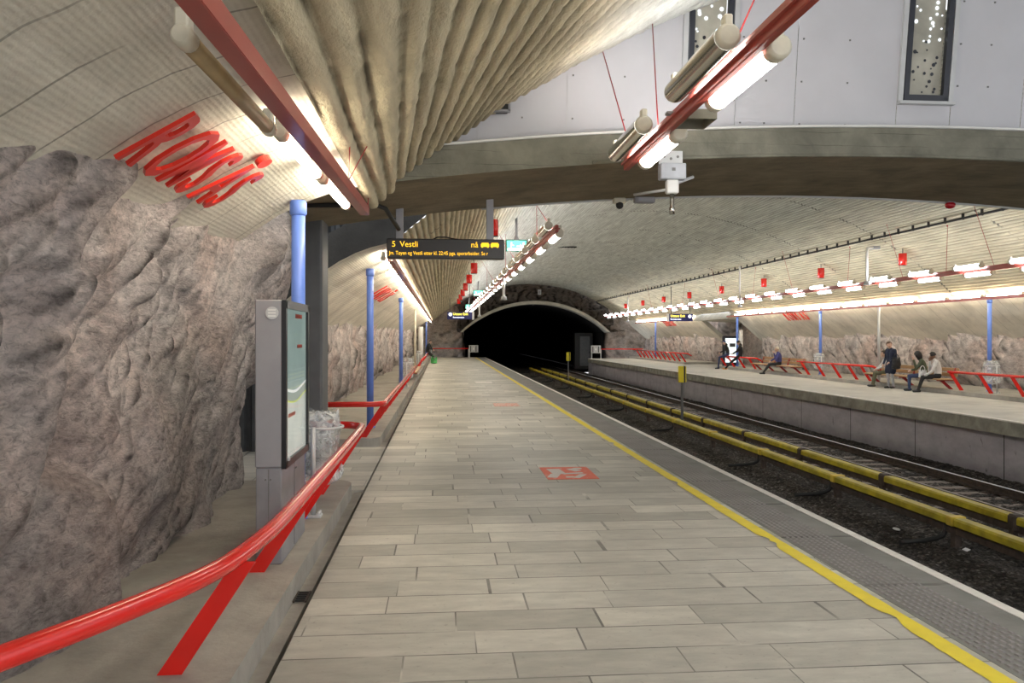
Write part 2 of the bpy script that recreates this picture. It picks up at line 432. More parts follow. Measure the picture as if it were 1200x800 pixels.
    def build(s, name, mats, parent=None, fix=True, smooth_angle=None):
        me = bpy.data.meshes.new(name)
        if fix: bmesh.ops.recalc_face_normals(s.bm, faces=s.bm.faces[:])
        s.bm.to_mesh(me); s.bm.free()
        for m in (mats if isinstance(mats, (list, tuple)) else [mats]): me.materials.append(m)
        o = bpy.data.objects.new(name, me); COL.objects.link(o)
        if parent is not None: o.parent = parent
        return o

def tag(o, label, cat, group=None, kind=None):
    if label: o['label'] = label
    if cat: o['category'] = cat
    if group: o['group'] = group
    if kind: o['kind'] = kind
    return o
def thing(name, label, cat, loc=(0, 0, 0), rz=0.0, group=None):
    o = bpy.data.objects.new(name, None); COL.objects.link(o)
    o.empty_display_size = 0.1; o.location = loc; o.rotation_euler = (0, 0, rz)
    return tag(o, label, cat, group)
def struct(o, label, cat): return tag(o, label, cat, None, 'structure')
def dup(o, loc=None, rz=None, label=None, parent=None):
    c = o.copy(); COL.objects.link(c)
    if parent is not None: c.parent = parent
    if loc is not None: c.location = loc
    if rz is not None: c.rotation_euler = (0, 0, rz)
    if label: c['label'] = label
    for ch in list(o.children): dup(ch, parent=c)
    return c
def grid_mesh(name, P, mat, smooth=True, parent=None, flip=False):
    """P: numpy (n,m,3) -> fast grid mesh"""
    n, m, _ = P.shape
    idx = np.arange(n * m).reshape(n, m)
    q = np.stack([idx[:-1, :-1], idx[1:, :-1], idx[1:, 1:], idx[:-1, 1:]], -1).reshape(-1, 4)
    if flip: q = q[:, ::-1]
    me = bpy.data.meshes.new(name)
    me.vertices.add(n * m); me.vertices.foreach_set('co', P.reshape(-1).astype(np.float32))
    me.loops.add(q.size); me.loops.foreach_set('vertex_index', q.reshape(-1).astype(np.int32))
    me.polygons.add(len(q)); me.polygons.foreach_set('loop_start', (np.arange(len(q)) * 4).astype(np.int32))
    me.polygons.foreach_set('loop_total', np.full(len(q), 4, np.int32))
    me.update(calc_edges=True)
    me.polygons.foreach_set('use_smooth', np.full(len(q), smooth, bool))
    me.materials.append(mat); me.validate()
    o = bpy.data.objects.new(name, me); COL.objects.link(o)
    if parent is not None: o.parent = parent
    return o

# ------------------------------------------------------------------ numpy noise
def h3(ix, iy, iz, seed):
    n = (ix.astype(np.int64) * 374761393 + iy.astype(np.int64) * 668265263 + iz.astype(np.int64) * 1440662683 + seed * 1274126177) & 0xFFFFFFFF
    n = ((n ^ (n >> 13)) * 1274126177) & 0xFFFFFFFF
    n = ((n ^ (n >> 15)) * 2246822519) & 0xFFFFFFFF
    return ((n ^ (n >> 16)) & 0xFFFFFF) / float(0xFFFFFF)
def vnoise(p, seed=0):
    i = np.floor(p).astype(np.int64); f = p - i; f = f * f * (3 - 2 * f); r = 0
    for dx in (0, 1):
        for dy in (0, 1):
            for dz in (0, 1):
                w = (f[..., 0] if dx else 1 - f[..., 0]) * (f[..., 1] if dy else 1 - f[..., 1]) * (f[..., 2] if dz else 1 - f[..., 2])
                r = r + w * h3(i[..., 0] + dx, i[..., 1] + dy, i[..., 2] + dz, seed)
    return r - 0.5
def fbm(p, o=5, g=0.5, seed=0):
    r = 0; a = 1.0
    for k in range(o): r = r + a * vnoise(p * (2.03 ** k) + 11.3 * k, seed + k); a *= g
    return r
def facets(p, seed=0, tilt=0.8, k=26.0):
    """piecewise planar noise: every cell a tilted plane, blended over a narrow seam"""
    i = np.floor(p).astype(np.int64); ds = []; vs = []
    for dx in (-1, 0, 1):
        for dy in (-1, 0, 1):
            for dz in (-1, 0, 1):
                c = i + np.array([dx, dy, dz]); cx, cy, cz = c[..., 0], c[..., 1], c[..., 2]
                r = [h3(cx, cy, cz, seed + q) for q in range(7)]
                d = p - (c + np.stack(r[:3], -1))
                ds.append((d ** 2).sum(-1))
                t = np.stack([r[3] - 0.5, r[4] - 0.5, r[5] - 0.5], -1)
                vs.append((r[6] - 0.5) + tilt * 2 * (t * d).sum(-1))
    ds = np.stack(ds); vs = np.stack(vs)
    srt = np.partition(ds, 1, axis=0); best = srt[0]
    w = np.exp(-k * (ds - best)); val = (w * vs).sum(0) / w.sum(0)
    return val, np.sqrt(srt[1]) - np.sqrt(best)

def blur2(d, n):
    for _ in range(n):
        q = np.pad(d, 1, mode='edge')
        d = (q[1:-1, 1:-1] * 4 + (q[:-2, 1:-1] + q[2:, 1:-1] + q[1:-1, :-2] + q[1:-1, 2:]) * 2 + q[:-2, :-2] + q[2:, 2:] + q[:-2, 2:] + q[2:, :-2]) / 16
    return d

def rock(name, path, z0, z1, ds, dz, mat, seed=0, amp=1.0, lean=None, label='', foot=0.12, end=1.0):
    """rock face along a plan path; displaced along the right-hand normal of travel"""
    pts = np.array(path, float); seg = np.linalg.norm(np.diff(pts, axis=0), axis=1); cum = np.concatenate([[0], np.cumsum(seg)])
    n = int(cum[-1] / ds) + 2; m = int((z1 - z0) / dz) + 2
    s = np.linspace(0, cum[-1], n)
    x = np.interp(s, cum, pts[:, 0]); y = np.interp(s, cum, pts[:, 1])
    k = max(3, int(0.35 / ds)); ker = np.ones(k) / k
    def sm(a): return np.convolve(np.pad(a, (k // 2, k - 1 - k // 2), mode='edge'), ker, mode='valid')
    x = sm(x); y = sm(y)
    tx = np.gradient(x); ty = np.gradient(y); L = np.hypot(tx, ty) + 1e-9
    nx, ny = ty / L, -tx / L
    z = np.linspace(z0, z1, m)
    P = np.zeros((n, m, 3)); P[..., 0] = x[:, None]; P[..., 1] = y[:, None]; P[..., 2] = z[None, :]
    q = P.copy()
    a = 0.75; u = q[..., 1] * math.cos(a) + q[..., 2] * math.sin(a); v = -q[..., 1] * math.sin(a) + q[..., 2] * math.cos(a)
    w = np.stack([q[..., 0], u, v], -1)
    warp = np.stack([fbm(w * 0.8, 2, seed=seed + 50), fbm(w * 0.8, 2, seed=seed + 60), fbm(w * 0.8, 2, seed=seed + 70)], -1)
    fine = np.stack([fbm(w * 7, 3, seed=seed + 51), fbm(w * 7, 3, seed=seed + 61), fbm(w * 7, 3, seed=seed + 71)], -1)
    w = w + warp * 0.22 + fine * 0.03
    b1, e1 = facets(w * np.array([0.6, 0.42, 0.8]), seed + 1, 0.9, 45)
    b2, e2 = facets(w * np.array([1.3, 0.85, 2.2]), seed + 2, 1.0, 50)
    b3, e3 = facets(w * np.array([3.2, 2.2, 6.5]), seed + 3, 1.0, 40)
    b4, e4 = facets(w * np.array([9, 6, 16]), seed + 4, 1.0, 30)
    msk = np.clip((fbm(w * 0.9, 2, seed=seed + 33) + 0.02) * 6, 0, 1)
    d = blur2(0.21 * b1 + 0.13 * b2 - 0.09 * np.exp(-(e2 / 0.05) ** 2) * msk, int(max(2, (0.045 / ds) ** 2 * 2)))
    d = d + blur2((0.02 + 0.035 * msk) * b3 + (0.005 + 0.010 * msk) * b4 - 0.03 * np.exp(-(e3 / 0.07) ** 2) * msk, 2 if ds < 0.03 else 1) + 0.04 * fbm(P * 3.2, 6, 0.55, seed + 9)
    d = d * amp
    if lean is not None: d = d + np.interp(z, lean[0], lean[1])[None, :]
    P[..., 0] += nx[:, None] * d; P[..., 1] += ny[:, None] * d
    P[..., 2] += 0.06 * amp * fbm(P * 1.7 + 5, 2, seed=seed + 21) * np.clip((z - z0) * 2, 0, 1)[None, :]
    o = grid_mesh(name, P, mat, True, flip=True)
    try:
        me = o.data
        me.polygons.foreach_set('use_smooth', np.full(len(me.polygons), True, bool))
    except Exception: pass
    struct(o, label, 'rock wall')
    return o

# ------------------------------------------------------------------ vault geometry
VC, VR, VA = 7.2, 11.8, 6.0
def zc(x): return VA - VR + math.sqrt(max(0.01, VR * VR - (x - VC) ** 2))
XL, XR = -0.72, 15.1
SL = [(-4.2, 0.35), (-3, 1.45), (-2.3, 2.05), (-1.77, 2.48), (-1.43, 2.71), (-1.2, 2.83), (-0.99, 2.91), (-0.70, 2.985)]
SRT = [(15.08, 2.985), (15.35, 2.80), (15.6, 2.55), (15.9, 2.27), (16.2, 2.02), (16.8, 1.5), (17.6, 0.7)]

def corr(a, y, wl=0.112, A=0.043):
    """corrugation height for arc length a and station y"""
    ph = 2 * PI * a / wl
    p = np.stack([a * 3.0, y * 0.9, np.zeros_like(a)], -1)
    ph = ph + 1.3 * fbm(p, 2, 0.5, 8)
    base = np.abs(np.sin(ph / 2)) ** 0.75
    q = np.stack([a * 9.0, y * 9.0, np.zeros_like(a)], -1)
    return A * (base - 0.5) + 0.20 * A * fbm(p * 1.7, 2, 0.5, 3) + 0.30 * A * fbm(q, 3, 0.6, 5)

def vault_mesh(name, y0, y1, ny, fan=None, x0=XL, x1=XR, per=8):
    th0 = math.asin((x0 - VC) / VR); th1 = math.asin((x1 - VC) / VR)
    L = VR * (th1 - th0); n = int(L / 0.112 * per) + 1
    a = np.linspace(0, L, n); th = th0 + a / VR
    X0 = VC + VR * np.sin(th); Z0 = VA - VR + VR * np.cos(th)
    Y = np.linspace(y0, y1, ny)
    A2, Y2 = np.meshgrid(a, Y, indexing='ij')
    d = corr(A2, Y2)
    P = np.zeros((n, ny, 3))
    nx = -np.sin(th); nz = -np.cos(th)
    P[..., 0] = X0[:, None] + nx[:, None] * d; P[..., 2] = Z0[:, None] + nz[:, None] * d; P[..., 1] = Y2
    if fan:
        k = np.clip(0.03 + 0.17 * (X0 + 0.7), 0.03, 0.75)
        dy = (y1 - Y2)
        # flare grows gently out of the joint
        k = k * np.clip((X0 + 0.72) / 0.25, 0, 1); mz = 0.03 * np.clip((X0 + 0.72) / 0.4, 0, 1)
        P[..., 0] += k[:, None] * dy; P[..., 2] += mz[:, None] * dy
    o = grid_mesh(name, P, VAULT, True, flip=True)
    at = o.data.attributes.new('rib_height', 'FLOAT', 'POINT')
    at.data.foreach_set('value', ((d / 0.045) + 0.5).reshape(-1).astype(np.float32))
    return o

# ------------------------------------------------------------------ SETTING
# camera at (0,0,1.65); track runs along +Y; platform top z = 0
YE = 65.5
m = MB(); m.prism([(-0.82, 0), (2.78, 0), (2.78, -0.45), (-0.82, -0.45)], 'y', -3, YE)
struct(m.build('floor', PAVER), 'near platform floor of worn beige grey stone pavers', 'floor')
m = MB(); m.prism([(2.784, 0), (3.376, 0), (3.376, -0.30), (2.784, -0.30)], 'y', -3, YE)
struct(m.build('trim_1', EDGE), 'dark grey edge slabs along the near platform edge', 'platform edge')
m = MB(); m.prism([(3.38, 0.003), (3.46, 0.003), (3.46, -0.30), (3.38, -0.30)], 'y', -3, YE)
struct(m.build('trim_2', WHITEP), 'white painted nosing along the near platform edge', 'edge line')
# yellow line with worn outline
m = MB(); rows = []
y = -3.0
rnd = random.Random(3)
chip = 0
while y < YE:
    j = 0.0
    for c in (4.55, 6.28, 6.42, 9.0, 12.4): j = max(j, 0.05 * math.exp(-((y - c) / 0.09) ** 2))
    rows.append([(2.612 + j + rnd.uniform(-0.004, 0.004), y, 0.004), (2.73 + rnd.uniform(-0.003, 0.003), y, 0.004)])
    y += 0.05 if y < 16 else 0.6
m.sheet(rows, smooth=False)
struct(m.build('trim_3', YEL), 'yellow painted safety line on the near platform', 'safety line')
# tactile studs
m = MB(); bm = m.bm
y = 2.9
while y < 30:
    n = 8
    for k in range(n):
        x = 2.83 + k * 0.0475
        w, l, h = 0.013, 0.021, 0.007
        b = [bm.verts.new((x + sx * w, y + sy * l, 0.0005)) for sx, sy in ((-1, -1), (1, -1), (1, 1), (-1, 1))]
        t = [bm.verts.new((x + sx * w * .6, y + sy * l * .7, h)) for sx, sy in ((-1, -1), (1, -1), (1, 1), (-1, 1))]
        bm.faces.new(t)
        for q in range(4): bm.faces.new((b[q], b[(q + 1) % 4], t[(q + 1) % 4], t[q]))
    y += 0.062
STUD = flat('stud_grey', (0.25, 0.235, 0.235), 0.5, var=0.2, scale=2)
struct(m.build('trim_4', STUD, fix=False), 'tactile warning strip of small raised studs beside the yellow line', 'tactile strip')
# lower face of near platform
m = MB(); m.box((3.15, 31, -0.78), (0.1, 69, 0.95)); m.box((3.05, YE, -0.7), (0.8, 0.1, 1.2))
struct(m.build('wall_near_platform_face', FACE), 'vertical face under the near platform edge', 'wall')

# left plinths, gutter and passage
def rounded_plinth(x0, x1, y0, y1, z, r=0.3, end0=False, end1=True):
    poly = []
    if end0: poly += [(x1 - r + r * math.sin(t), y0 + r - r * math.cos(t)) for t in [i * PI / 16 for i in range(9)]]
    else: poly += [(x1, y0)]
    if end1: poly += [(x1 - r + r * math.cos(t), y1 - r + r * math.sin(t)) for t in [i * PI / 16 for i in range(9)]]
    else: poly += [(x1, y1)]
    poly += [(x0, y1), (x0, y0)]
    return MB().prism(poly, 'z', -0.2, z)
struct(rounded_plinth(-3.2, -0.94, -3, 8.85, 0.12).build('trim_5', PLINTH), 'raised concrete plinth under the nearest red handrail', 'plinth')
struct(rounded_plinth(-3.0, -0.94, 12.3, 66, 0.12, end0=True, end1=False).build('trim_6', PLINTH), 'raised concrete plinth along the far left rock wall', 'plinth')
m = MB(); m.box((-0.90, 2.92, -0.13), (0.085, 11.85, 0.2)); m.box((-0.90, 39, -0.13), (0.085, 53.2, 0.2))
struct(m.build('trim_7', PLINTH), 'shallow drainage gutter between plinth and platform paving', 'gutter')
m = MB(); m.box((-0.84, 2.92, -0.19), (0.04, 11.85, 0.2)); m.box((-0.84, 39, -0.19), (0.04, 53.2, 0.2))
struct(m.build('trim_8', BLACKR), 'dark slot beside the drainage gutter', 'gutter')
m = MB(); m.box((-4.42, 10.57, -0.1), (7.16, 3.45, 0.198))
struct(m.build('floor_passage', PAVER), 'stone floor of the side passage behind the information stand', 'floor')

# rock walls
LEAN = ([0, 0.5, 1.0, 1.6, 2.2, 2.8, 3.4], [-0.05, 0.02, 0.03, -0.02, 0.02, 0.0, -0.1])
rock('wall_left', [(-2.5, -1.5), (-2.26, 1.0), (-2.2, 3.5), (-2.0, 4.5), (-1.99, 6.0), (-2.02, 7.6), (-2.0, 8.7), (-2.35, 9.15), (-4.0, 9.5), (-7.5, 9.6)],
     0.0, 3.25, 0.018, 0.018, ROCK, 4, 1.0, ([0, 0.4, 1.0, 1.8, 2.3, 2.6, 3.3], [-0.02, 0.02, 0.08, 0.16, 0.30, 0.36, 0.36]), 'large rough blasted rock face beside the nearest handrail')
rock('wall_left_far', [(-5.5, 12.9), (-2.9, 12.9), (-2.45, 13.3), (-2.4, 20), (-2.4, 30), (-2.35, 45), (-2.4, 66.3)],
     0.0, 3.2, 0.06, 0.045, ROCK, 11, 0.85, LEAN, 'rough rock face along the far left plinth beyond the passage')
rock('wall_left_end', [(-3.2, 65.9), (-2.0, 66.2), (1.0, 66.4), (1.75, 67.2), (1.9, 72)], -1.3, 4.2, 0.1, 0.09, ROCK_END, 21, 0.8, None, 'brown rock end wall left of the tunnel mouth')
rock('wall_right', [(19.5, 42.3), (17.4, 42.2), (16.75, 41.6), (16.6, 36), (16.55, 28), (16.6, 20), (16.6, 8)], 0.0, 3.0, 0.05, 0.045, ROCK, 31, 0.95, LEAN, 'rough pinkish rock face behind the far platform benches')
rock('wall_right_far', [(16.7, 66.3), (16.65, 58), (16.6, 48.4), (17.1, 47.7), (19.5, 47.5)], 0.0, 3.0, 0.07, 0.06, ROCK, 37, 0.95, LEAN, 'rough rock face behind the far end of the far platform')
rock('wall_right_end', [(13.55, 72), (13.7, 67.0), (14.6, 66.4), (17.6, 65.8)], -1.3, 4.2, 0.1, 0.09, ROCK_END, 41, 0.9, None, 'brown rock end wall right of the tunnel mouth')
# passage of the far platform
m = MB(); m.box((18.2, 44.9, 1.4), (0.2, 7, 3.2))
struct(m.build('wall_right_passage', ROCK_END), 'brown end wall of the far platform side passage', 'wall')

# ledge slabs over the rock
def slab(name, prof, y0, y1, ny, label, thick=0.3, sgn=1):
    n = len(prof)
    m = MB()
    low = prof; hi = [(x, z + thick) for x, z in prof]
    m.prism(low + hi[::-1], 'y', y0, y1)
    return struct(m.build(name, SLAB), label, 'ceiling')
slab('ceiling_ledge', SL, -3, 7.25, 20, 'pale sloping concrete ledge carrying the nearest red station name')
slab('ceiling_ledge_far', SL, 11.5, 66, 20, 'pale sloping concrete ledge over the far left rock wall')
slab('ceiling_ledge_right', SRT, 6, 41.7, 20, 'pale sloping concrete ledge over the far platform rock wall')
slab('ceiling_ledge_right_far', SRT, 47.5, 66, 20, 'pale sloping concrete ledge beyond the far platform passage')
# vaults
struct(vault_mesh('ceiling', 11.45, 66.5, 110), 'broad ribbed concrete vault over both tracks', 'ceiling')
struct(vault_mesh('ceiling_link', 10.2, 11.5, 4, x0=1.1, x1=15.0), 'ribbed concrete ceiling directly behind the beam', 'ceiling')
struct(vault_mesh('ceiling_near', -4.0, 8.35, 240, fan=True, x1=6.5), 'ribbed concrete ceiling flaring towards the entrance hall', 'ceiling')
# right edge of far vault shell in the passage: dark underside
m = MB(); m.prism([(15.0, 2.6), (15.3, 2.95), (18.6, 2.95), (18.6, 2.45)], 'y', 41.7, 47.5)
struct(m.build('ceiling_passage', SLAB), 'flat soffit over the far platform side passage', 'ceiling')
# front rim of the far vault
curve = [(x, z) for x, z in SL] + [(XL + 0.12 * i, zc(XL + 0.12 * i)) for i in range(1, 40)]
outer = [(x - 0.18, z + 0.36) for x, z in curve]
m = MB(); m.sheet([[(x, 11.42, z - 0.015), (xo, 11.44, zo), (xo, 11.9, zo)] for (x, z), (xo, zo) in zip(curve, outer)], smooth=False)
struct(m.build('trim_9', DARKC), 'dark concrete rim at the front of the far vault', 'trim')
# corrugated steel bulkhead in the passage
def rim_top(x):
    for (a, b), (c, d) in zip(outer, outer[1:]):
        if a <= x <= c: return b + (d - b) * (x - a) / (c - a + 1e-9)
    return 9
rows = []
x = -7.0
i = 0
while x < 0.9:
    yy = 11.95 + (0.035 if i % 4 in (0, 3) else -0.035)
    zb = 0.0 if x < -2.02 else rim_top(x) - 0.05
    rows.append([(x, yy, min(zb, 3.6)), (x, yy, 3.7)])
    x += 0.055 if i % 2 else 0.03
    i += 1
m = MB(); m.sheet(rows, smooth=False)
struct(m.build('wall_passage', CORR), 'dark corrugated steel wall across the left side passage', 'wall')
# pillar
m = MB(); m.box((-1.535, 10.0, 1.58), (0.25, 0.5, 3.1), bev=0.03, seg=2)
struct(m.build('trim_10', PILLAR), 'dark grey rectangular pillar under the concrete beam', 'pillar')

# the cross beam
def zbt(x): return 3.5 - 0.0125 * (x - 4.7) ** 2
def ztp(x): return 3.81 - 0.0105 * (x - 5.2) ** 2
xs = [-4 + 0.5 * i for i in range(46)]
m = MB(); bm = m.bm
front = [(bm.verts.new((x, 8.0, zbt(x))), bm.verts.new((x, 8.0, ztp(x)))) for x in xs]
back = [(bm.verts.new((x, 10.3, zbt(x))), bm.verts.new((x, 10.3, ztp(x)))) for x in xs]
for i in range(len(xs) - 1):
    f = bm.faces.new((front[i][0], front[i + 1][0], front[i + 1][1], front[i][1])); f.material_index = 0
    f = bm.faces.new((front[i][0], back[i][0], back[i + 1][0], front[i + 1][0])); f.material_index = 1
    f = bm.faces.new((back[i][0], back[i][1], back[i + 1][1], back[i + 1][0])); f.material_index = 0
    f = bm.faces.new((front[i][1], front[i + 1][1], back[i + 1][1], back[i][1])); f.material_index = 0
struct(m.build('ceiling_beam', [BEAMF, BEAMU]), 'broad shallow arched concrete beam crossing the station', 'beam')
m = MB(); m.tube([(x, 7.985, zbt(x) + 0.015) for x in xs if x > 1.2], 0.018, 6)
struct(m.build('trim_11', BEAMF), 'pale conduit along the front lower edge of the beam', 'trim')
m = MB(); m.tube([(x, 10.3, zbt(x) + 0.0) for x in xs if x > 0.4], 0.022, 6)
struct(m.build('trim_12', GREYL), 'grey pipe along the rear lower edge of the beam', 'trim')
# white clad room above the beam, leaning slightly forward
T = math.tan(math.radians(7.5))
def wy(z): return 8.12 - (z - 3.7) * T
m = MB()
holes = [(2.48, 2.93), (4.78, 5.26)]
cols = [-0.75, 0.35, 1.25, 2.42, 2.99, 3.62, 4.72, 5.31, 6.1, 7.4, 8.7, 14]
zt = 7.0
for a, b in zip(cols, cols[1:]):
    win = any(abs(a - (h0 - 0.055)) < 0.03 for h0, h1 in holes)
    zlo = min(ztp(a), ztp(b)) - 0.06
    for (za, zb) in ([(zlo, 4.07), (5.6, zt)] if win else [(zlo, zt)]):
        m.sheet([[(a + 0.003, wy(za), za), (a + 0.003, wy(zb), zb)], [(b - 0.003, wy(za), za), (b - 0.003, wy(zb), zb)]], smooth=False)
for cx_ in cols[1:-1]: m.sheet([[(cx_ - 0.006, wy(ztp(cx_)) + 0.015, ztp(cx_)), (cx_ - 0.006, wy(zt) + 0.015, zt)], [(cx_ + 0.006, wy(ztp(cx_)) + 0.015, ztp(cx_)), (cx_ + 0.006, wy(zt) + 0.015, zt)]], 1, False)
# screws
for a, b in zip(cols, cols[1:]):
    for xq in ([a + 0.06, (a + b) / 2] if b - a > 0.6 else []):
        zq = 3.85
        while zq < 6.2:
            m.box((xq, wy(zq) - 0.004, zq), (0.016, 0.008, 0.016), mi=2); zq += 0.42
struct(m.build('wall_front', [PANELW, JOINT, DOT], fix=False), 'white panelled wall of the room above the concrete beam', 'wall')
m = MB(); m.tube([(x, 7.98, ztp(x) + 0.012) for x in xs if x > -1], 0.014, 6)
struct(m.build('trim_13', WHITE), 'thin white flashing between beam and white wall', 'trim')
# windows in it
def window(name, x0, x1, z0, z1, label, seed):
    R = random.Random(seed)
    m = MB(); w = 0.055
    def q(x, z, off): return (x, wy(z) + off, z)
    def bar(xa, xb, za, zb, d=0.05, mi=0):
        m.beam(q((xa + xb) / 2, za, 0.0), q((xa + xb) / 2, zb, 0.0), xb - xa, d, up=(0, 1, 0), mi=mi)
    bar(x0, x0 + w, z0, z1); bar(x1 - w, x1, z0, z1); bar(x0, x1, z0, z0 + 0.07); bar(x0, x1, z1 - 0.06, z1)
    o = m.build(name, FRAMEM)
    struct(o, label, 'window')
    m = MB(); m.sheet([[q(x0 + w, z0 + .06, 0.05), q(x0 + w, z1 - .05, 0.05)], [q(x1 - w, z0 + .06, 0.05), q(x1 - w, z1 - .05, 0.05)]], 0, False)
    for i in range(46):
        xx = R.uniform(x0 + w + 0.03, x1 - w - 0.03); zz = z0 + 0.12 + (z1 - z0 - .3) * (i / 46) + R.uniform(-.03, .03); rr = R.uniform(0.008, 0.022)
        mi = 2 if zz > z0 + 0.62 else 1
        c = [m.bm.verts.new(q(xx + rr * math.cos(t), zz + rr * math.sin(t), 0.042)) for t in [k * PI / 5 for k in range(10)]]
        f = m.bm.faces.new(c); f.material_index = mi
    m.build('perforated_screen', [PERF, FRAMEM, emit('hall_glow', (0.85, 0.93, 1.0), 0.8)], o, fix=False)
    m = MB(); m.sheet([[q(x0 + w, z0 + .06, 0.015), q(x0 + w, z1 - .05, 0.015)], [q(x1 - w, z0 + .06, 0.015), q(x1 - w, z1 - .05, 0.015)]], 0, False)
    m.build('pane', GLASS, o)
    m = MB(); m.box(q((x0 + x1) / 2, z0 - 0.02, -0.02), (x1 - x0 + 0.12, 0.1, 0.03))
    m.build('window_sill', GREYL, o)
    m = MB()
    for xa in (x0 - 0.035, x1 + 0.035): m.beam(q(xa, z0, -0.01), q(xa, z1, -0.01), 0.05, 0.03, up=(0, 1, 0))
    m.build('reveal', GREYL, o)
window('window_1', 2.48, 2.93, 4.10, 5.6, 'narrow dark framed window half hidden by the hanging light rail', 5)
window('window_2', 4.78, 5.26, 4.10, 5.6, 'narrow dark framed window with perforated screen at the right of white wall', 9)
# dark notch vent by ceiling
m = MB(); m.box((0.50, 8.02, 3.93), (0.30, 0.14, 0.10)); o = m.build('vent_opening', BLACKR)
tag(o, 'small dark vent opening in white wall under ribbed ceiling', 'vent')
m = MB(); m.box((0.5, 7.97, 3.875), (0.34, 0.06, 0.02)); m.box((0.66, 7.97, 3.93), (0.02, 0.06, 0.12)); m.build('frame', GREYM, o)

# track bed: rough ballast
def ballast_patch(y0, y1, d, seed, x0=3.2, x1=11.45):
    xs_ = np.arange(x0, x1 + d, d); ys_ = np.arange(y0, y1 + d * 0.5, d)
    X, Y = np.meshgrid(xs_, ys_, indexing='ij')
    p = np.stack([X, Y, np.zeros_like(X)], -1)
    f1, e1 = facets(p * 11, seed, 0.6)
    Z = -1.235 + 0.05 * fbm(p * 1.1, 4, 0.5, seed) + 0.028 * f1 + 0.012 * fbm(p * 18, 3, .5, 2)
    Z -= 0.05 * np.exp(-((X - 6.3) / 0.25) ** 2)
    return np.stack([X, Y, Z], -1)
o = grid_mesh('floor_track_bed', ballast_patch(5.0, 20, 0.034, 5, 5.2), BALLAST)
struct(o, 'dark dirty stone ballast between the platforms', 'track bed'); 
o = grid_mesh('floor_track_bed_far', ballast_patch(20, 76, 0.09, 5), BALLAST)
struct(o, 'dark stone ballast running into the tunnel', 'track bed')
m = MB(); m.box((7.3, 48, -1.45), (8.4, 110, 0.1))
struct(m.build('floor_subgrade', DARKC), 'dark ground under the ballast', 'ground')

# far platform
m = MB(); m.prism([(11.1, 0), (18.5, 0), (18.5, -0.27), (11.1, -0.27)], 'y', 4, 61)
struct(m.build('floor_far_platform', PAVER2), 'pale paved floor of the far platform', 'floor')
m = MB(); m.prism([(11.06, 0.004), (11.19, 0.004), (11.19, -0.02), (11.06, -0.02)], 'y', 4, 61.02)
struct(m.build('trim_14', WHITEP), 'white edge line of the far platform', 'edge line')
m = MB(); m.prism([(11.065, -0.022), (11.098, -0.022), (11.098, -0.29), (11.065, -0.29)], 'y', 4, 61.02)
struct(m.build('trim_15', LEDGE), 'stained concrete lip of the far platform edge', 'platform edge')
m = MB(); m.box((11.45, 32.5, -0.76), (0.2, 57, 1.0)); m.box((13.4, 60.9, -0.7), (4.6, 0.15, 1.0))
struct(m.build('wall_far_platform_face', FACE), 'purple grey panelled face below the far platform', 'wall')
m = MB(); m.prism([(14.5, 0.12), (17.6, 0.12), (17.6, -0.1), (14.5, -0.1)], 'y', 6, 41.6); 
struct(m.build('trim_16', PLINTH), 'concrete plinth under the far platform benches', 'plinth')
m = MB(); m.prism([(14.5, 0.12), (17.6, 0.12), (17.6, -0.1), (14.5, -0.1)], 'y', 47.6, 62)
struct(m.build('trim_17', PLINTH), 'concrete plinth at the tunnel end of the far platform', 'plinth')

# tunnel mouth
def arch_pts(xc, hw, zs_, rise, n=40):
    R = (hw * hw + rise * rise) / (2 * rise); t0 = math.asin(min(1, hw / R))
    return [(xc + R * math.sin(-t0 + 2 * t0 * i / n), zs_ + rise - R + R * math.cos(-t0 + 2 * t0 * i / n)) for i in range(n + 1)]
ai = arch_pts(7.6, 5.95, 2.02, 2.30); ao = arch_pts(7.6, 6.15, 2.02, 2.55)
m = MB(); m.prism(ai + ao[::-1], 'y', 65.4, 68.5)
struct(m.build('trim_18', HOOD), 'shallow concrete hood arching over the tunnel mouth', 'tunnel hood')
inner = [(1.95, -1.3)] + [(x * 0.985 + 0.115, z) for x, z in ai] + [(13.4, -1.3)]
m = MB(); m.sheet([[(x, 66.8, z), (x, 140, z)] for x, z in inner], smooth=False); m.sheet([[(1.0, 139.5, -1.8), (1.0, 139.5, 6)], [(14.5, 139.5, -1.8), (14.5, 139.5, 6)]]); m.sheet([[(1.0, 66.9, -1.31), (1.0, 139.8, -1.31)], [(14.5, 66.9, -1.31), (14.5, 139.8, -1.31)]])
struct(m.build('wall_tunnel', TUNNEL), 'black unlit lining of the railway tunnel', 'tunnel')
# rock ring over the hood
n = 160; k = 40
big = arch_pts(7.65, 6.1, 2.0, 2.6, n); out_ = [(VC + VR * 1.01 * math.sin(t), VA - VR + VR * 1.01 * math.cos(t) + 0.1) for t in np.linspace(math.asin((-1.6 - VC) / VR), math.asin((16.0 - VC) / VR), n + 1)]
P = np.zeros((n + 1, k, 3))
for i in range(n + 1):
    for j in range(k):
        t = j / (k - 1)
        P[i, j] = (big[i][0] * (1 - t) + out_[i][0] * t, 66.6, big[i][1] * (1 - t) + out_[i][1] * t)
f1, _ = facets(P * np.array([0.7, 1, 0.9]), 71, 0.8); f2, _ = facets(P * 1.9, 72, 0.8)
P[..., 1] -= 0.5 * f1 + 0.2 * f2 + 0.15 * fbm(P * 2, 4, 0.5, 73)
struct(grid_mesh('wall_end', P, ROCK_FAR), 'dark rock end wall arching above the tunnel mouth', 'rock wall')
m = MB(); m.box((7.9, 65.55, 5.28), (0.28, 0.08, 0.42), bev=0.02)
o = tag(m.build('wall_plate', GREYL), 'small pale plate on dark rock above the tunnel mouth', 'plate')
m = MB(); m.box((7.9, 65.5, 5.28), (0.12, 0.03, 0.2)); m.build('panel', GREYM, o)
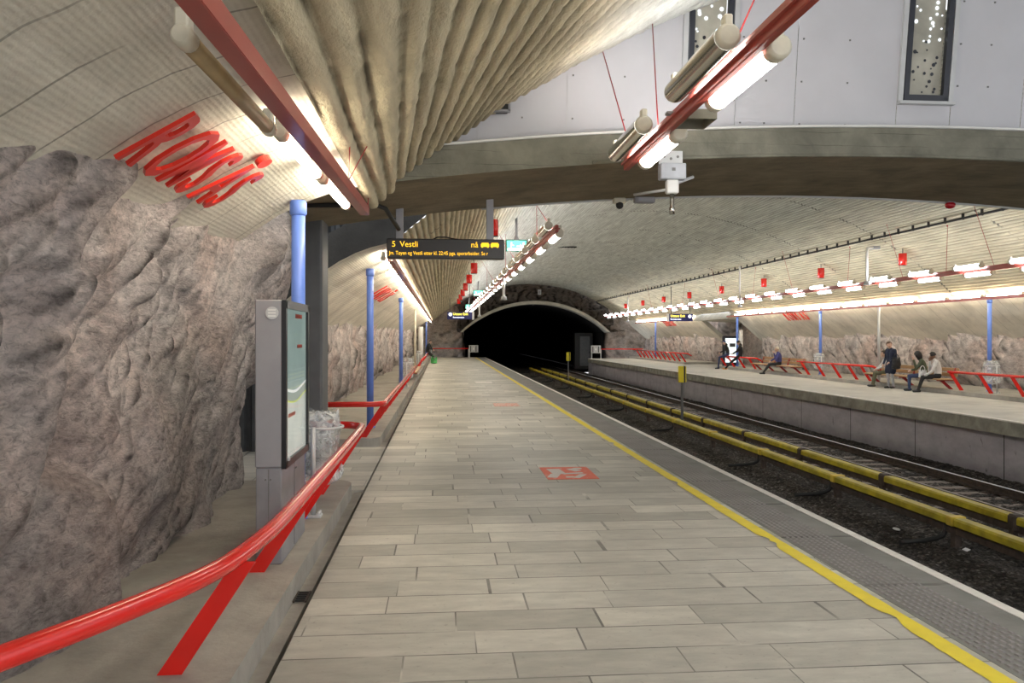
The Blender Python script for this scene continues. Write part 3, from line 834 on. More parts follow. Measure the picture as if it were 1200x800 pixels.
# grey equipment cabinet inside the tunnel mouth
o = thing('equipment_cabinet', 'dark grey equipment cabinet just inside the tunnel mouth', 'cabinet', (12.3, 70.2, -1.2))
m = MB(); m.box((0, 0, 1.6), (1.6, 0.8, 3.2), bev=0.03); m.build('casing', flat('cabinet_dark', (0.02, 0.02, 0.02), 0.6), o)
m = MB(); m.box((0.1, -0.42, 1.6), (0.9, 0.05, 2.6), bev=0.02); d = m.build('door', GREYD, o)
m = MB(); m.box((0.48, -0.47, 1.5), (0.04, 0.05, 0.2)); m.build('handle', BLACKR, d)

# ------------------------------------------------------------------ RAILS AND SLEEPERS
prof = [(-0.07, 0), (0.07, 0), (0.07, 0.015), (0.012, 0.035), (0.012, 0.10), (0.036, 0.112), (0.036, 0.145), (-0.036, 0.145), (-0.036, 0.112), (-0.012, 0.10), (-0.012, 0.035), (-0.07, 0.015)]
RX = [(5.66, 'rail of the near track beside the ballast'), (8.89, 'steel rail of the far track next to the second yellow cover'), (10.15, 'bright topped steel rail closest to the far platform face'), (4.40, 'rail of the near track hidden close below the platform edge')]
for x, lab in RX:
    m = MB(); m.prism([(x + a, -1.225 + b) for a, b in prof], 'y', 5, 100)
    o = tag(m.build('rail', RUST), lab, 'rail')
    m = MB(); m.box((x, 52.5, -1.078), (0.055, 95, 0.006)); m.build('running_surface', RAILTOP if x > 10 else flat('dull_rail', (0.22, 0.20, 0.18), 0.45, 0.3), o)
m = MB(); m.box((0, 0, 0), (2.95, 0.21, 0.16), bev=0.012)
for dx in (-0.43, 0.83): m.box((dx, 0, 0.087), (0.24, 0.16, 0.02), mi=1)
s0 = tag(m.build('railway_sleeper', [SLEEPW, RUST]), 'wooden sleeper laid across the far track', 'sleeper', 'sleepers under the far track')
s0.location = (9.32, 9.2, -1.315)
for i in range(1, 100):
    c = dup(s0, (9.32 + random.uniform(-0.05, 0.05), 9.2 + i * 0.56, -1.315 + random.uniform(-.008, .008)), random.uniform(-0.015, 0.015))

def third_rail(x, lab, side):
    o = thing('third_rail', lab, 'third rail', (x, 0, 0))
    Y0 = 7.25; n = 17; st = 3.36
    m = MB(); m.box((0, Y0 + st * n / 2, -1.02), (0.09, st * n, 0.09)); m.build('conductor', RUST, o)
    for i in range(n):
        a = Y0 + i * st; b = a + st
        m = MB()
        pr = [(-0.095, -0.94), (-0.095, -0.86), (-0.07, -0.835), (0.07, -0.835), (0.095, -0.86), (0.095, -0.94), (0.08, -0.94), (0.08, -0.865), (-0.08, -0.865), (-0.08, -0.94)]
        dz = random.uniform(-0.008, 0.008)
        m.prism([(p, q + dz) for p, q in pr], 'y', a + 0.09, b - 0.09)
        m.build('cover_section', COVER, o)
        m = MB()
        if side < 0:
            m.box((0, b, -0.885), (0.225, 0.13, 0.13), bev=0.012)
            m.build('joint_cap', COVERB, o)
            m = MB(); m.box((0, b, -1.1), (0.1, 0.1, 0.32)); m.build('support', RUST, o)
            if i % 2 == 0 or i < 2:
                m = MB(); m.tube([(-0.02, b + 0.18, -0.97), (-0.03, b + 0.19, -1.06), (-0.06, b + 0.2, -1.13), (-0.16, b + 0.2, -1.175), (-0.35, b + 0.16, -1.185), (-0.75, b + 0.1, -1.19)], 0.036, 8)
                m.build('feed_cable', BLACKR, o)
        else:
            m.box((-0.03, b, -0.93), (0.17, 0.17, 0.24), bev=0.03); m.box((-0.07, b, -1.1), (0.07, 0.1, 0.3))
            m.build('bracket', RUST, o)
    return o
third_rail(7.06, 'third rail under the nearer yellow cover with yellow joint caps', -1)
third_rail(7.97, 'third rail under the farther yellow cover with dark brackets', 1)
# marker posts between the tracks
def marker(x, y, lab):
    o = thing('marker_post', lab, 'marker post', (x, y, -1.2))
    m = MB(); m.box((0, 0, 0.7), (0.075, 0.075, 1.4), bev=0.01); m.box((0, 0, 0.01), (0.25, 0.25, 0.03)); m.build('post', GREYD, o)
    m = MB(); m.box((-0.03, 0, 1.66), (0.17, 0.12, 0.52), bev=0.01); s = m.build('sign_box', YMARK, o)
    m = MB(); m.box((0.065, 0, 1.66), (0.05, 0.123, 0.525)); m.build('black_band', BLACKR, s)
    m = MB(); m.box((0.105, 0, 1.66), (0.03, 0.11, 0.5)); m.build('side_strip', YMARK, s)
    return o
marker(7.60, 25.2, 'nearer yellow and black marker post between the tracks')
marker(7.60, 48.5, 'farther yellow and black marker post between the tracks')
# litter on the ballast
m = MB(); m.tube([(0, 0, 0), (0, 0, 0.012)], [0.055, 0.048], 16)
o = tag(m.build('cup_lid', WHITE), 'round white lid lying on dark ballast near platform edge', 'litter'); o.location = (6.72, 11.5, -1.205); o.rotation_euler = (0.15, 0.1, 0)
m = MB(); m.box((0, 0, 0), (0.09, 0.07, 0.01), bev=0.003)
o = tag(m.build('paper_scrap', WHITE), 'small white scrap of paper on ballast below the yellow cover', 'litter'); o.location = (7.0, 10.3, -1.2); o.rotation_euler = (0.2, -0.1, 0.5)
# drain grate
o = thing('drain_grate', 'small square iron drain grate in the gutter beside the plinth', 'drain', (-0.895, 5.3, -0.022))
m = MB()
for k in range(5): m.box((0, -0.08 + k * 0.04, 0.006), (0.075, 0.014, 0.012))
m.build('bars', BLACKR, o)
m = MB(); m.box((0.037, 0, 0.005), (0.012, 0.2, 0.012)); m.box((-0.037, 0, 0.005), (0.012, 0.2, 0.012)); m.build('frame', RUST, o)

# ------------------------------------------------------------------ HANDRAILS
def smooth_path(pts, sub=8):
    P = [Vector(p) for p in pts]; out = []
    for i in range(len(P) - 1):
        p0 = P[max(i - 1, 0)]; p1 = P[i]; p2 = P[i + 1]; p3 = P[min(i + 2, len(P) - 1)]
        for k in range(sub):
            t = k / sub
            out.append(0.5 * ((2 * p1) + (p2 - p0) * t + (2 * p0 - 5 * p1 + 4 * p2 - p3) * t * t + (3 * p1 - p0 - 3 * p2 + p3) * t ** 3))
    out.append(P[-1]); return out

def handrail(path, posts, lab, mat=RED, r=0.042, foot=0.33, sgn=-1, zb=0.12, pw=0.1, group=None):
    o = thing('handrail', lab, 'handrail', (path[0][0], path[0][1], 0), group=group)
    L = Vector(o.location)
    m = MB(); m.tube([Vector(p) - L for p in path], r, 14); m.build('top_rail', mat, o)
    for (x, y, zt) in posts:
        b = Vector((x + sgn * foot, y, zb)); t = Vector((x, y, zt))
        m = MB(); m.beam(b - L, t - L, pw, 0.026, up=(0, 1, 0)) if False else None
        # flat steel post: wide across x, thin along y
        d = 0.055
        poly = [(b.x - d - L.x, zb), (b.x + d - L.x, zb), (t.x + d * 0.9 - L.x, zt), (t.x - d * 0.9 - L.x, zt)]
        m.prism(poly, 'y', y - 0.013 - L.y, y + 0.013 - L.y)
        m.build('post', mat, o)
    return o
p1 = smooth_path([(-1.75, 1.9, .66), (-1.37, 2.62, .655), (-1.15, 3.08, .65), (-0.97, 3.55, .65), (-0.90, 4.05, .65), (-0.875, 4.6, .65), (-0.87, 6, .65), (-0.87, 7.5, .65), (-0.875, 8.6, .65)])
p1 += [(-0.875 - 0.3 + 0.3 * math.cos(t), 9.0 + 0.35 * math.sin(t), .65) for t in [i * PI / 16 for i in range(1, 9)]] + [(-1.75, 9.36, .65)]
handrail(p1, [(-1.42, 2.45, .63), (-0.90, 3.8, .62), (-0.875, 5.4, .62), (-0.87, 6.85, .62), (-0.87, 8.0, .62), (-0.88, 8.78, .62)], 'glossy red leaning rail curving along the nearest plinth')
p2 = [(-1.75, 12.15, .65), (-1.1, 12.15, .65)] + [(-1.07 + 0.2 * math.sin(t), 12.35 - 0.2 * math.cos(t), .65) for t in [i * PI / 12 for i in range(1, 6)]] + [(-0.865, 12.5, .65), (-0.865, 27.8, .65)]
handrail(p2, [(-0.87, 12.5 + 1.4 * i, .62) for i in range(11)], 'red leaning rail starting at the dark pillar and running along left plinth')
p3 = [(-0.865, 34.2, .65), (-0.865, 52.5, .65)]
handrail(p3, [(-0.87, 34.4 + 1.5 * i, .62) for i in range(12)], 'farthest red leaning rail on left plinth near the leaning person')
# far platform (mirrored)
def rrail(y0, y1, ys, lab, ends=(0, 0)):
    X = 14.45
    p = []
    if ends[0]: p += [(X + 0.55, y0 - 0.0, .5), (X + 0.3, y0, .63), (X + 0.08, y0 + 0.05, .65)]
    p += [(X, y0 + 0.15, .65), (X, y1 - 0.15, .65)]
    if ends[1]: p += [(X + 0.08, y1 - 0.05, .65), (X + 0.3, y1, .63), (X + 0.55, y1, .5)]
    return handrail(p, [(X, yy, .62) for yy in ys], lab, sgn=1, foot=0.33)
rrail(12, 22.2, [21.95, 20.7, 19.45, 18.2, 16.9, 15.6, 14.3, 13], 'red rail on far platform running past the nearest blue pole')
rrail(26.7, 32.1, [31.6, 30.3, 29.0, 27.8, 26.9], 'red rail on far platform between the two wooden benches', (1, 0))
rrail(37.0, 41.4, [37.2, 38.6, 40.0, 41.2], 'red rail on far platform with two people sitting on it', (1, 1))
rrail(47.8, 60.6, [48.3 + 1.1 * i for i in range(11)], 'red rail on far platform beyond the side passage', (1, 0))
# platform end barriers with stop signs
def barrier(x0, x1, y, lab, slab_, sx):
    o = thing('end_barrier', lab, 'barrier', (x0, y, 0))
    m = MB(); m.tube([(0, 0, .72), (x1 - x0, 0, .72)], 0.04, 8); m.build('top_rail', RED, o)
    for xx in (0.05, (x1 - x0) - 0.05):
        m = MB(); m.box((xx, 0, 0.35), (0.07, 0.05, 0.7)); m.build('post', GREYL, o)
    s = thing('stop_sign', slab_, 'sign', (sx, y - 0.08, 0))
    m = MB(); m.box((0, 0, .7), (0.75, 0.06, 0.58), bev=0.03); pl = m.build('plate', GREYL, s)
    for xx in (-0.23, 0.2):
        m = MB(); m.box((xx, -0.035, .7), (0.07, 0.02, 0.46), bev=0.006); m.build('dark_slot', flat('sign_dark', (0.03, 0.03, 0.03), 0.5), s)
    m = MB(); m.box((0.0, -0.035, .7), (0.12, 0.02, 0.14), bev=0.02); m.build('pale_square', WHITE, s)
    m = MB(); m.box((-0.32, 0.03, .2), (0.07, 0.05, 0.42)); m.build('post', GREYL, s)
barrier(-0.9, 2.15, 64.6, 'red barrier rail across the end of the near platform', 'grey stop sign at the end of the near platform', 2.5)
barrier(11.9, 15.2, 60.4, 'red barrier rail across the end of the far platform', 'grey stop sign at the end of the far platform', 11.55)

# benches
def bench(x, y0, y1, lab, sgn=1):
    o = thing('bench', lab, 'bench', (x, (y0 + y1) / 2, 0.12))
    L = y1 - y0
    for k in range(3):
        m = MB(); m.box((sgn * (0.0 + k * 0.15), 0, 0.29), (0.13, L, 0.04), bev=0.01); m.build('seat_board', WOODB, o)
    for k in range(2):
        m = MB(); m.box((sgn * (0.47 + k * 0.05), 0, 0.42 + k * 0.14), (0.035, L, 0.11), bev=0.008); m.build('back_board', WOODB, o)
    nn = max(3, int(L / 1.1))
    for i in range(nn):
        yy = -L / 2 + 0.15 + (L - 0.3) * i / (nn - 1)
        m = MB()
        m.prism([(sgn * 0.32, 0), (sgn * 0.43, 0), (sgn * 0.12, 0.27), (sgn * 0.0, 0.27)], 'y', yy - .02, yy + .02)
        m.box((sgn * 0.16, yy, 0.255), (0.45, 0.04, 0.03)); m.prism([(sgn * 0.36, 0.24), (sgn * 0.42, 0.24), (sgn * 0.56, 0.62), (sgn * 0.50, 0.62)], 'y', yy - .02, yy + .02)
        m.build('leg', REDDARK, o)
    return o
bench(14.45, 22.35, 26.6, 'long wooden bench with four people on far platform')
bench(14.45, 32.3, 36.8, 'long wooden bench with one person in purple jacket on far platform')
bench(-0.93, 28.2, 33.8, 'wooden bench on the left plinth far along near platform', -1)

# ------------------------------------------------------------------ POLES
def pole(x, y, z, lab, mat=BLUE, r=0.058, collar=True, zb=0.12, group=None, name='support_pole'):
    o = thing(name, lab, 'pole', (x, y, zb), group=group)
    m = MB(); m.tube([(0, 0, 0), (0, 0, z - zb)], r, 16); m.build('shaft', mat, o)
    if collar:
        m = MB(); m.tube([(0, 0, z - zb - 0.13), (0, 0, z - zb - 0.11), (0, 0, z - zb - 0.02), (0, 0, z - zb)], [r, r * 1.22, r * 1.22, r * 1.05], 16); m.build('collar', mat, o)
    m = MB(); m.tube([(0, 0, 0), (0, 0, 0.02)], r * 1.5, 16); m.build('base_plate', mat, o)
    return o
pole(-1.21, 6.98, 2.80, 'blue pole right behind the information stand')
pole(-1.21, 13.85, 2.80, 'blue pole standing just beyond the dark pillar')
pole(-1.21, 24.2, 2.80, 'blue pole beside a clear bag farther along left plinth')
pole(-1.21, 62.5, 2.80, 'blue pole farthest away near the end of left plinth')
pole(-1.15, 35.0, 2.80, 'slim pale grey pole on the left plinth', CAP, 0.05, False)
pole(-1.15, 44.5, 2.2, 'thick white post on the left plinth behind bags', WHITE, 0.13, False)
for y, l in ((21.5, 'blue pole closest to the camera on far platform'), (31.7, 'blue pole between the two benches on far platform'), (41.0, 'blue pole beside the lit map case on far platform'), (57.2, 'blue pole near tunnel end on far platform')):
    pole(15.3, y, 2.72, l)
pole(15.0, 26.75, 2.75, 'slim grey pole beside the bench end on far platform', GREYL, 0.045, False)
pole(15.55, 41.15, 2.0, 'thick pale post beside the lit map case', WHITE, 0.11, False)

# ------------------------------------------------------------------ INFORMATION STAND
o = thing('information_stand', 'tall grey information stand with route map behind the nearest handrail', 'information stand', (-1.16, 5.56, 0.12))
W, D, Hh = 0.18, 0.94, 1.78
m = MB(); m.box((0, D / 2, 1.215), (W, D, 1.13), bev=0.008); m.build('cabinet', GREYM, o)
m = MB(); m.box((0, D / 2, 0.325), (W - 0.01, D - 0.01, 0.65), bev=0.006); bp = m.build('base_cabinet', flat('base_grey', (0.29, 0.29, 0.31), 0.45, 0.2), o)
m = MB()
for zz in (0.57, 0.16):
    for xx in (-0.02, 0.012): m.sphere((xx, 0.0, zz), 0.006, seg=8)
for zz in (0.57, 0.16):
    for yy in (0.5, 0.53): m.sphere((W / 2, yy, zz), 0.006, seg=8)
m.build('rivets', DOT, bp)
m = MB(); m.box((W / 2 - 0.003, D / 2, 0.33), (0.004, 0.006, 0.62)); m.box((0, 0.004, 0.33), (0.004, 0.004, 0.62)); m.build('seam', DOT, bp)
m = MB()
fx = W / 2 + 0.012
m.box((fx, 0.02, 1.21), (0.03, 0.045, 1.12)); m.box((fx, D - 0.02, 1.21), (0.03, 0.045, 1.12)); m.box((fx, D / 2, 1.75), (0.03, D, 0.055)); m.box((fx, D / 2, 0.665), (0.03, D, 0.05))
dr = m.build('door', flat('door_black', (0.015, 0.015, 0.017), 0.3), o)
m = MB(); m.box((W / 2 + 0.006, D / 2, 1.21), (0.004, D - 0.06, 1.06)); ps = m.build('poster', POSTER, o)
m = MB(); 
for (yy, zz, w_, h_) in ((0.58, 1.68, 0.26, 0.03), (0.62, 1.46, 0.2, 0.025), (0.3, 0.98, 0.26, 0.025)): m.box((W / 2 + 0.0095, yy, zz), (0.003, w_, h_))
m.build('red_markings', flat('poster_red', (0.65, 0.13, 0.09), 0.5), ps)
m = MB(); m.sheet([[(fx, 0.04, 0.68), (fx, 0.04, 1.73)], [(fx, D - 0.04, 0.68), (fx, D - 0.04, 1.73)]], smooth=False); m.build('pane', GLASS, dr)
m = MB(); m.tube([(0.025, -0.002, 1.69), (0.025, -0.012, 1.69)], 0.042, 24); em = m.build('vent_disc', GREYL, o)
m = MB()
for k in (-1, 0, 1): m.box((0.025, -0.014, 1.69 + k * 0.02), (0.05, 0.006, 0.009))
m.build('slots', WHITE, em)
m = MB(); m.box((W / 2 + 0.03, 0.06, 0.70), (0.02, 0.03, 0.02)); m.build('lock', GREYL, dr)

# ------------------------------------------------------------------ WASTE BAGS
def bag_mesh(h, r, seed):
    n, k = 40, 26
    P = np.zeros((n + 1, k, 3))
    for i in range(n + 1):
        t = 2 * PI * i / n
        for j in range(k):
            s = j / (k - 1)
            rad = r * (1.0 - 0.10 * s) if s > 0.12 else r * math.sqrt(max(0, s / 0.12)) * 0.96
            sq = 1.0 / (abs(math.cos(t)) ** 4 + abs(math.sin(t)) ** 4) ** 0.25
            P[i, j] = (rad * sq * math.cos(t), rad * sq * math.sin(t) * 0.9, h * (s - 0.0))
    q = P / r
    d = 0.22 * r * fbm(q * np.array([1.3, 1.3, 0.6]), 5, 0.6, seed) + 0.10 * r * facets(q * 1.6, seed + 4, 0.9)[0]
    ang = np.arctan2(P[..., 1], P[..., 0])
    P[..., 0] += d * np.cos(ang); P[..., 1] += d * np.sin(ang)
    top = P[:, -1, 2]
    P[:, -3:, 2] += 0.06 * np.sin(ang[:, -3:] * 5 + seed)
    P[-1] = P[0]
    return P
def bag_on_stand(x, y, lab1, lab2, seed, h=0.62, zt=0.86):
    o = thing('bag_stand', lab1, 'stand', (x, y, 0.12))
    m = MB(); m.tube([(-0.02, -0.24, 0), (-0.02, -0.24, zt - 0.10)], 0.02, 10); m.build('pole', GREYL, o)
    m = MB(); m.box((-0.02, -0.24, 0.01), (0.14, 0.12, 0.02), bev=0.004)
    for a, b in ((-.05, -.04), (.05, -.04), (-.05, .04), (.05, .04)): m.tube([(-0.02 + a, -0.24 + b, 0.0), (-0.02 + a, -0.24 + b, 0.05)], 0.012, 8)
    m.build('base_plate', GREYL, o)
    m = MB(); m.tube([(0.2 * math.cos(t), 0.2 * math.sin(t), zt - 0.12) for t in [i * PI / 12 for i in range(25)]], 0.011, 8, caps=False); m.build('ring', GREYL, o)
    g = grid_mesh('waste_bag', bag_mesh(h, 0.19, seed), BAG); tag(g, lab2, 'bag'); g.location = (x, y, 0.12 + zt - 0.10 - h + 0.08)
    # loose knotted flaps at the mouth
    m = MB(); R = random.Random(seed)
    for i in range(7):
        t = i * 2 * PI / 7; c = Vector((0.15 * math.cos(t), 0.13 * math.sin(t), h - 0.03))
        pts = []
        for a in range(4):
            row = []
            for b in range(4):
                u = (a - 1.5) * 0.06; v = b * 0.05
                row.append(c + Vector((-math.sin(t) * u + R.uniform(-.015, .015) - math.cos(t) * v * 0.7, math.cos(t) * u - math.sin(t) * v * .7 + R.uniform(-.015, .015), v * (1.0 - 0.2 * b) + R.uniform(-.012, .012))))
            pts.append(row)
        m.sheet(pts)
    m.build('loose_mouth', BAG, g, fix=False)
bag_on_stand(-1.07, 7.25, 'grey post with ring holding the nearest clear waste bag', 'crumpled clear plastic waste bag beside the information stand', 3)
bag_on_stand(-1.05, 25.0, 'ring stand beside the blue pole farther along left plinth', 'clear waste bag beside the blue pole on left plinth', 8)
bag_on_stand(-1.05, 37.5, 'ring stand beside the slim pale pole on left plinth', 'clear waste bag beside the slim pale pole on left plinth', 12)
bag_on_stand(15.0, 21.0, 'ring stand behind red rail at the nearest far platform pole', 'clear waste bag at the blue pole closest on far platform', 15)
bag_on_stand(15.0, 31.2, 'ring stand behind red rail between the two benches', 'clear waste bag behind red rail between the two benches', 19)

# ------------------------------------------------------------------ LAMPS
def lamp(name, lab, group, tube_mat, L=1.05, unlit=False, r=0.066, style='pair'):
    o = thing(name, lab, 'lamp', group=group)
    m = MB(); m.tube([(0, -L / 2 + 0.05, 0), (0, L / 2 - 0.05, 0)], r, 14); m.build('tube', STEEL if unlit else tube_mat, o)
    for s in (-1, 1):
        m = MB(); m.tube([(0, s * (L / 2 + 0.015), 0), (0, s * L / 2, 0), (0, s * (L / 2 - 0.08), 0)], [r * .8, r * 1.1, r * 1.1], 14); m.build('end_cap', CAP, o)
        m = MB(); m.box((0, s * (L / 2 - 0.03), r + 0.02), (0.05, 0.07, 0.08), bev=0.008); m.build('bracket', CAP, o)
    return o
def far_lamp(name, lab, group, tube_mat, L=1.05, r=0.066, refl=None):
    m = MB(); e = L / 2
    m.tube([(0, -e, 0), (0, -e + 0.07, 0), (0, e - 0.07, 0), (0, e, 0)], [r * 1.05, r, r, r * 1.05], 10)
    for f in m.bm.faces:
        if f.calc_area() < 0.004 or len(f.verts) > 4: f.material_index = 1
    if refl is not None:
        g = []
        for i in range(9):
            t = refl + PI - 1.75 + 3.5 * i / 8
            g.append([((r + .012) * math.cos(t), -e + 0.03, (r + .012) * math.sin(t)), ((r + .012) * math.cos(t), e - 0.03, (r + .012) * math.sin(t))])
        m.sheet(g, 2)
    o = m.build(name, [tube_mat, CAP, STEEL], fix=False)
    return tag(o, lab, 'lamp', group)
def reflector(o, L, ang, r=0.066):
    # half shell of polished steel around the tube, open towards ang
    g = []
    for i in range(13):
        t = ang + PI - 1.75 + 3.5 * i / 12
        g.append([((r + .012) * math.cos(t), -L / 2 + 0.03, (r + .012) * math.sin(t)), ((r + .012) * math.cos(t), L / 2 - 0.03, (r + .012) * math.sin(t))])
    m = MB(); m.sheet(g); m.build('reflector', STEEL, o, fix=False)
def rail_beam(p0, p1, lab, wires, w=0.055, h=0.12):
    o = thing('light_rail', lab, 'light rail', p0)
    L = Vector(p0); a = Vector((0, 0, 0)); b = Vector(p1) - L
    m = MB(); m.beam(a, b, w, h, bev=0.006); m.beam(a + Vector((0, 0, 0.0)), b, w + 0.05, 0.02); m.build('beam', REDBEAM, o)
    for (y, xo, x2, z2) in wires:
        t = (y - p0[1]) / (p1[1] - p0[1]); c = a.lerp(b, t)
        m = MB(); m.tube([c, Vector((x2, y + xo, z2)) - L], 0.006, 5); m.sphere(Vector((x2, y + xo, z2)) - L, 0.03, seg=6); m.build('suspension_wire', REDDARK, o)
    return o
ZR = 3.33; ZR2 = 3.43
# centre left row, near the camera (in front of the beam)
def fz(x, y):
    return zc(x)
rail_beam((1.79, 2.4, ZR), (1.79, 7.78, ZR), 'red light rail hanging in front of the white wall', [(7.5, 0.5, 1.58, 4.58), (6.6, 1.1, 2.02, 4.83), (5.1, 0.3, 2.6, 5.0)])
PX = [4.93, 6.88, 2.98]
near_lab = ['lit fluorescent lamp nearest above the white wall window', 'lit fluorescent lamp at the far end of hanging rail before the beam', 'lit fluorescent lamp above the frame edge on near hanging rail']
near_lab2 = ['mirror backed lamp on left side of near hanging rail, closer one', 'mirror backed lamp on left side of near hanging rail by the beam', 'mirror backed lamp on near hanging rail above the frame edge']
for i, y in enumerate(PX):
    a = lamp('fluorescent_lamp', near_lab[i], 'lamps of near hanging rail', TUBE, 1.1); a.location = (1.90, y + 0.05, ZR - 0.04)
    b = lamp('fluorescent_lamp', near_lab2[i], 'lamps of near hanging rail', TUBE, 1.1); b.location = (1.64, y + 0.15, ZR + 0.05); reflector(b, 1.1, PI * 0.3)
# empty square lamp housing on that rail
o = thing('lamp_housing', 'open square metal lamp housing on near hanging rail between lamps', 'lamp housing', (1.93, 6.05, ZR - 0.02))
m = MB()
for s in ((-1, 0), (1, 0)): m.box((s[0] * 0.11, 0, 0), (0.012, 0.3, 0.07))
for s in (-1, 1): m.box((0, s * 0.15, 0), (0.23, 0.012, 0.07))
m.box((0, 0, 0.034), (0.22, 0.3, 0.01)); m.build('casing', flat('dull_beige_metal', (0.27, 0.25, 0.19), 0.5, 0.3), o)
m = MB(); m.box((-0.17, 0, 0.04), (0.12, 0.06, 0.02)); m.build('bracket', GREYM, o)
# centre left row beyond the beam
y0, y1 = 13.2, 62.5
rail_beam((1.88, y0, ZR2), (1.88, y1, ZR2), 'red light rail running beyond the beam above near platform', [(y, 0.3, 1.9 if k % 2 else 1.3, zc(1.9 if k % 2 else 1.3)) for k, y in enumerate([13.6, 16, 20, 24, 28, 34, 40, 48, 56])])
la = lamp('fluorescent_lamp', 'lit lamp on the row hanging over the near platform beyond the beam', 'right side lamps of the row over near platform', TUBE); la.location = (1.97, 14.0, ZR2 - 0.04)
lb = lamp('fluorescent_lamp', 'mirror backed lamp on the row hanging over near platform beyond the beam', 'left side lamps of the row over near platform', TUBE); lb.location = (1.78, 14.0, ZR2 + 0.08); reflector(lb, 1.05, PI * 0.3)
fa = far_lamp('fluorescent_lamp', la['label'], la['group'], TUBE); fb = far_lamp('fluorescent_lamp', lb['label'], lb['group'], TUBE, refl=PI * 0.3)
for i in range(1, 25):
    qa, qb = (1.97, 14.0 + 1.95 * i, ZR2 - 0.04), (1.78, 14.0 + 1.95 * i, ZR2 + 0.08)
    if i < 6: dup(la, qa); dup(lb, qb)
    elif i == 6: fa.location = qa; fb.location = qb
    else: dup(fa, qa); dup(fb, qb)
# row over the far platform
XF = 12.65; ZF = 3.24
rail_beam((XF, 9, ZF), (XF, 62.5, ZF), 'red light rail hanging over the far platform edge', [(y, 0.4, XF - 0.25 if k % 2 else XF + 0.3, zc(XF - 0.25 if k % 2 else XF + 0.3)) for k, y in enumerate([15.6, 17.6, 19.4, 21.3, 24.4, 28.3, 32.2, 36.1, 42, 48, 55])])
lc = lamp('fluorescent_lamp', 'lit lamp on track side of the row over far platform', 'track side lamps of the row over far platform', TUBEC, r=0.052); lc.location = (XF - 0.14, 10.55, ZF + 0.07)
ld = lamp('fluorescent_lamp', 'lit lamp on wall side of the row over far platform', 'wall side lamps of the row over far platform', TUBEC, r=0.052); ld.location = (XF + 0.14, 10.55, ZF - 0.09)
fc = far_lamp('fluorescent_lamp', lc['label'], lc['group'], TUBEC, r=0.05); fd = far_lamp('fluorescent_lamp', ld['label'], ld['group'], TUBEC, r=0.05)
for i in range(1, 27):
    qa, qb = (XF - 0.14, 10.55 + 1.95 * i, ZF + 0.07), (XF + 0.14, 10.55 + 1.95 * i, ZF - 0.09)
    if i < 8: dup(lc, qa); dup(ld, qb)
    elif i == 8: fc.location = qa; fd.location = qb
    else: dup(fc, qa); dup(fd, qb)

# light channels at the ledge / vault joint
def channel(p0, p1, lab, sgn, wires=()):
    o = thing('light_channel', lab, 'light channel', p0)
    L = Vector(p0); b = Vector(p1) - L; a = Vector((0, 0, 0))
    m = MB(); m.beam(a, b, 0.075, 0.016); m.beam(a + Vector((sgn * -0.036, 0, 0.035)), b + Vector((sgn * -0.036, 0, 0.035)), 0.012, 0.08)
    m.beam(a + Vector((sgn * 0.036, 0, 0.02)), b + Vector((sgn * 0.036, 0, 0.02)), 0.012, 0.04); m.build('beam', REDBEAM, o)
    for (y, x2, y2, z2) in wires:
        t = (y - p0[1]) / (p1[1] - p0[1]); c = a.lerp(b, t)
        m = MB(); m.tube([c + Vector((0.04, 0, 0.05)), Vector((x2, y2, z2)) - L], 0.004, 5); m.sphere(Vector((x2, y2, z2)) - L, 0.022, seg=6); m.build('suspension_wire', REDDARK, o)
    return o
channel((-0.76, 1.2, 2.62), (-0.725, 7.72, 2.80), 'red channel beam along the pale ledge above the nearest station name', -1, [(6.1, -0.62, 5.6, 3.10), (6.1, -0.40, 6.0, 3.32), (7.6, -0.70, 7.9, 3.12)])
lz = lambda y: 2.62 + (y - 1.2) / 6.52 * 0.18
UNL = flat('unlit_tube_brown', (0.40, 0.29, 0.15), 0.45, 0.0, var=0.15)
def chlamp(x, y, z, lab, unlit=False, L=1.35, group='lamps along the left ledge channel', mat=TUBEW):
    o = lamp('fluorescent_lamp', lab, group, mat, L, unlit, 0.036); o.location = (x, y, z); return o
o = chlamp(-0.90, 3.62, lz(3.62) + 0.03, 'unlit brownish lamp tube on the channel above station name letters', False, 1.45, mat=UNL)
o.rotation_euler = (0.027, 0, 0)
o = chlamp(-0.88, 5.18, lz(5.18) + 0.05, 'brightly lit lamp next to the last letters of nearest station name'); o.rotation_euler = (0.027, 0, 0)
o = chlamp(-0.87, 6.75, lz(6.75) + 0.05, 'brightly lit lamp at the end of left channel before the beam', L=1.5); o.rotation_euler = (0.027, 0, 0)
channel((-0.75, 12.0, 2.76), (-0.75, 64.5, 2.76), 'red channel beam along the far left ledge beyond the beam', -1)
o = chlamp(-0.87, 12.9, 2.82, 'lit lamp along the far left ledge channel', L=1.5)
fo = far_lamp('fluorescent_lamp', o['label'], o['group'], TUBEW, 1.5, 0.036); fo.location = (-0.87, 12.9 + 1.62 * 6, 2.82)
for i in range(1, 32):
    if i != 6: dup(o if i < 6 else fo, (-0.87, 12.9 + 1.62 * i, 2.82))
channel((14.98, 10, 2.68), (14.98, 41.6, 2.68), 'red channel beam along the far platform ledge', 1)
channel((14.98, 47.6, 2.68), (14.98, 62, 2.68), 'red channel beam along the ledge beyond far platform passage', 1)
o = far_lamp('fluorescent_lamp', 'lit lamp behind the red channel of far platform ledge', 'lamps behind the far platform channel', TUBEW, 1.5, 0.036); o.location = (15.09, 10.9, 2.79)
for i in range(1, 19): dup(o, (15.09, 10.9 + 1.62 * i, 2.79))
for i in range(9): dup(o, (15.09, 48.4 + 1.62 * i, 2.79), label='lit lamp behind the red channel beyond the passage')['group'] = 'lamps behind the channel beyond the passage'

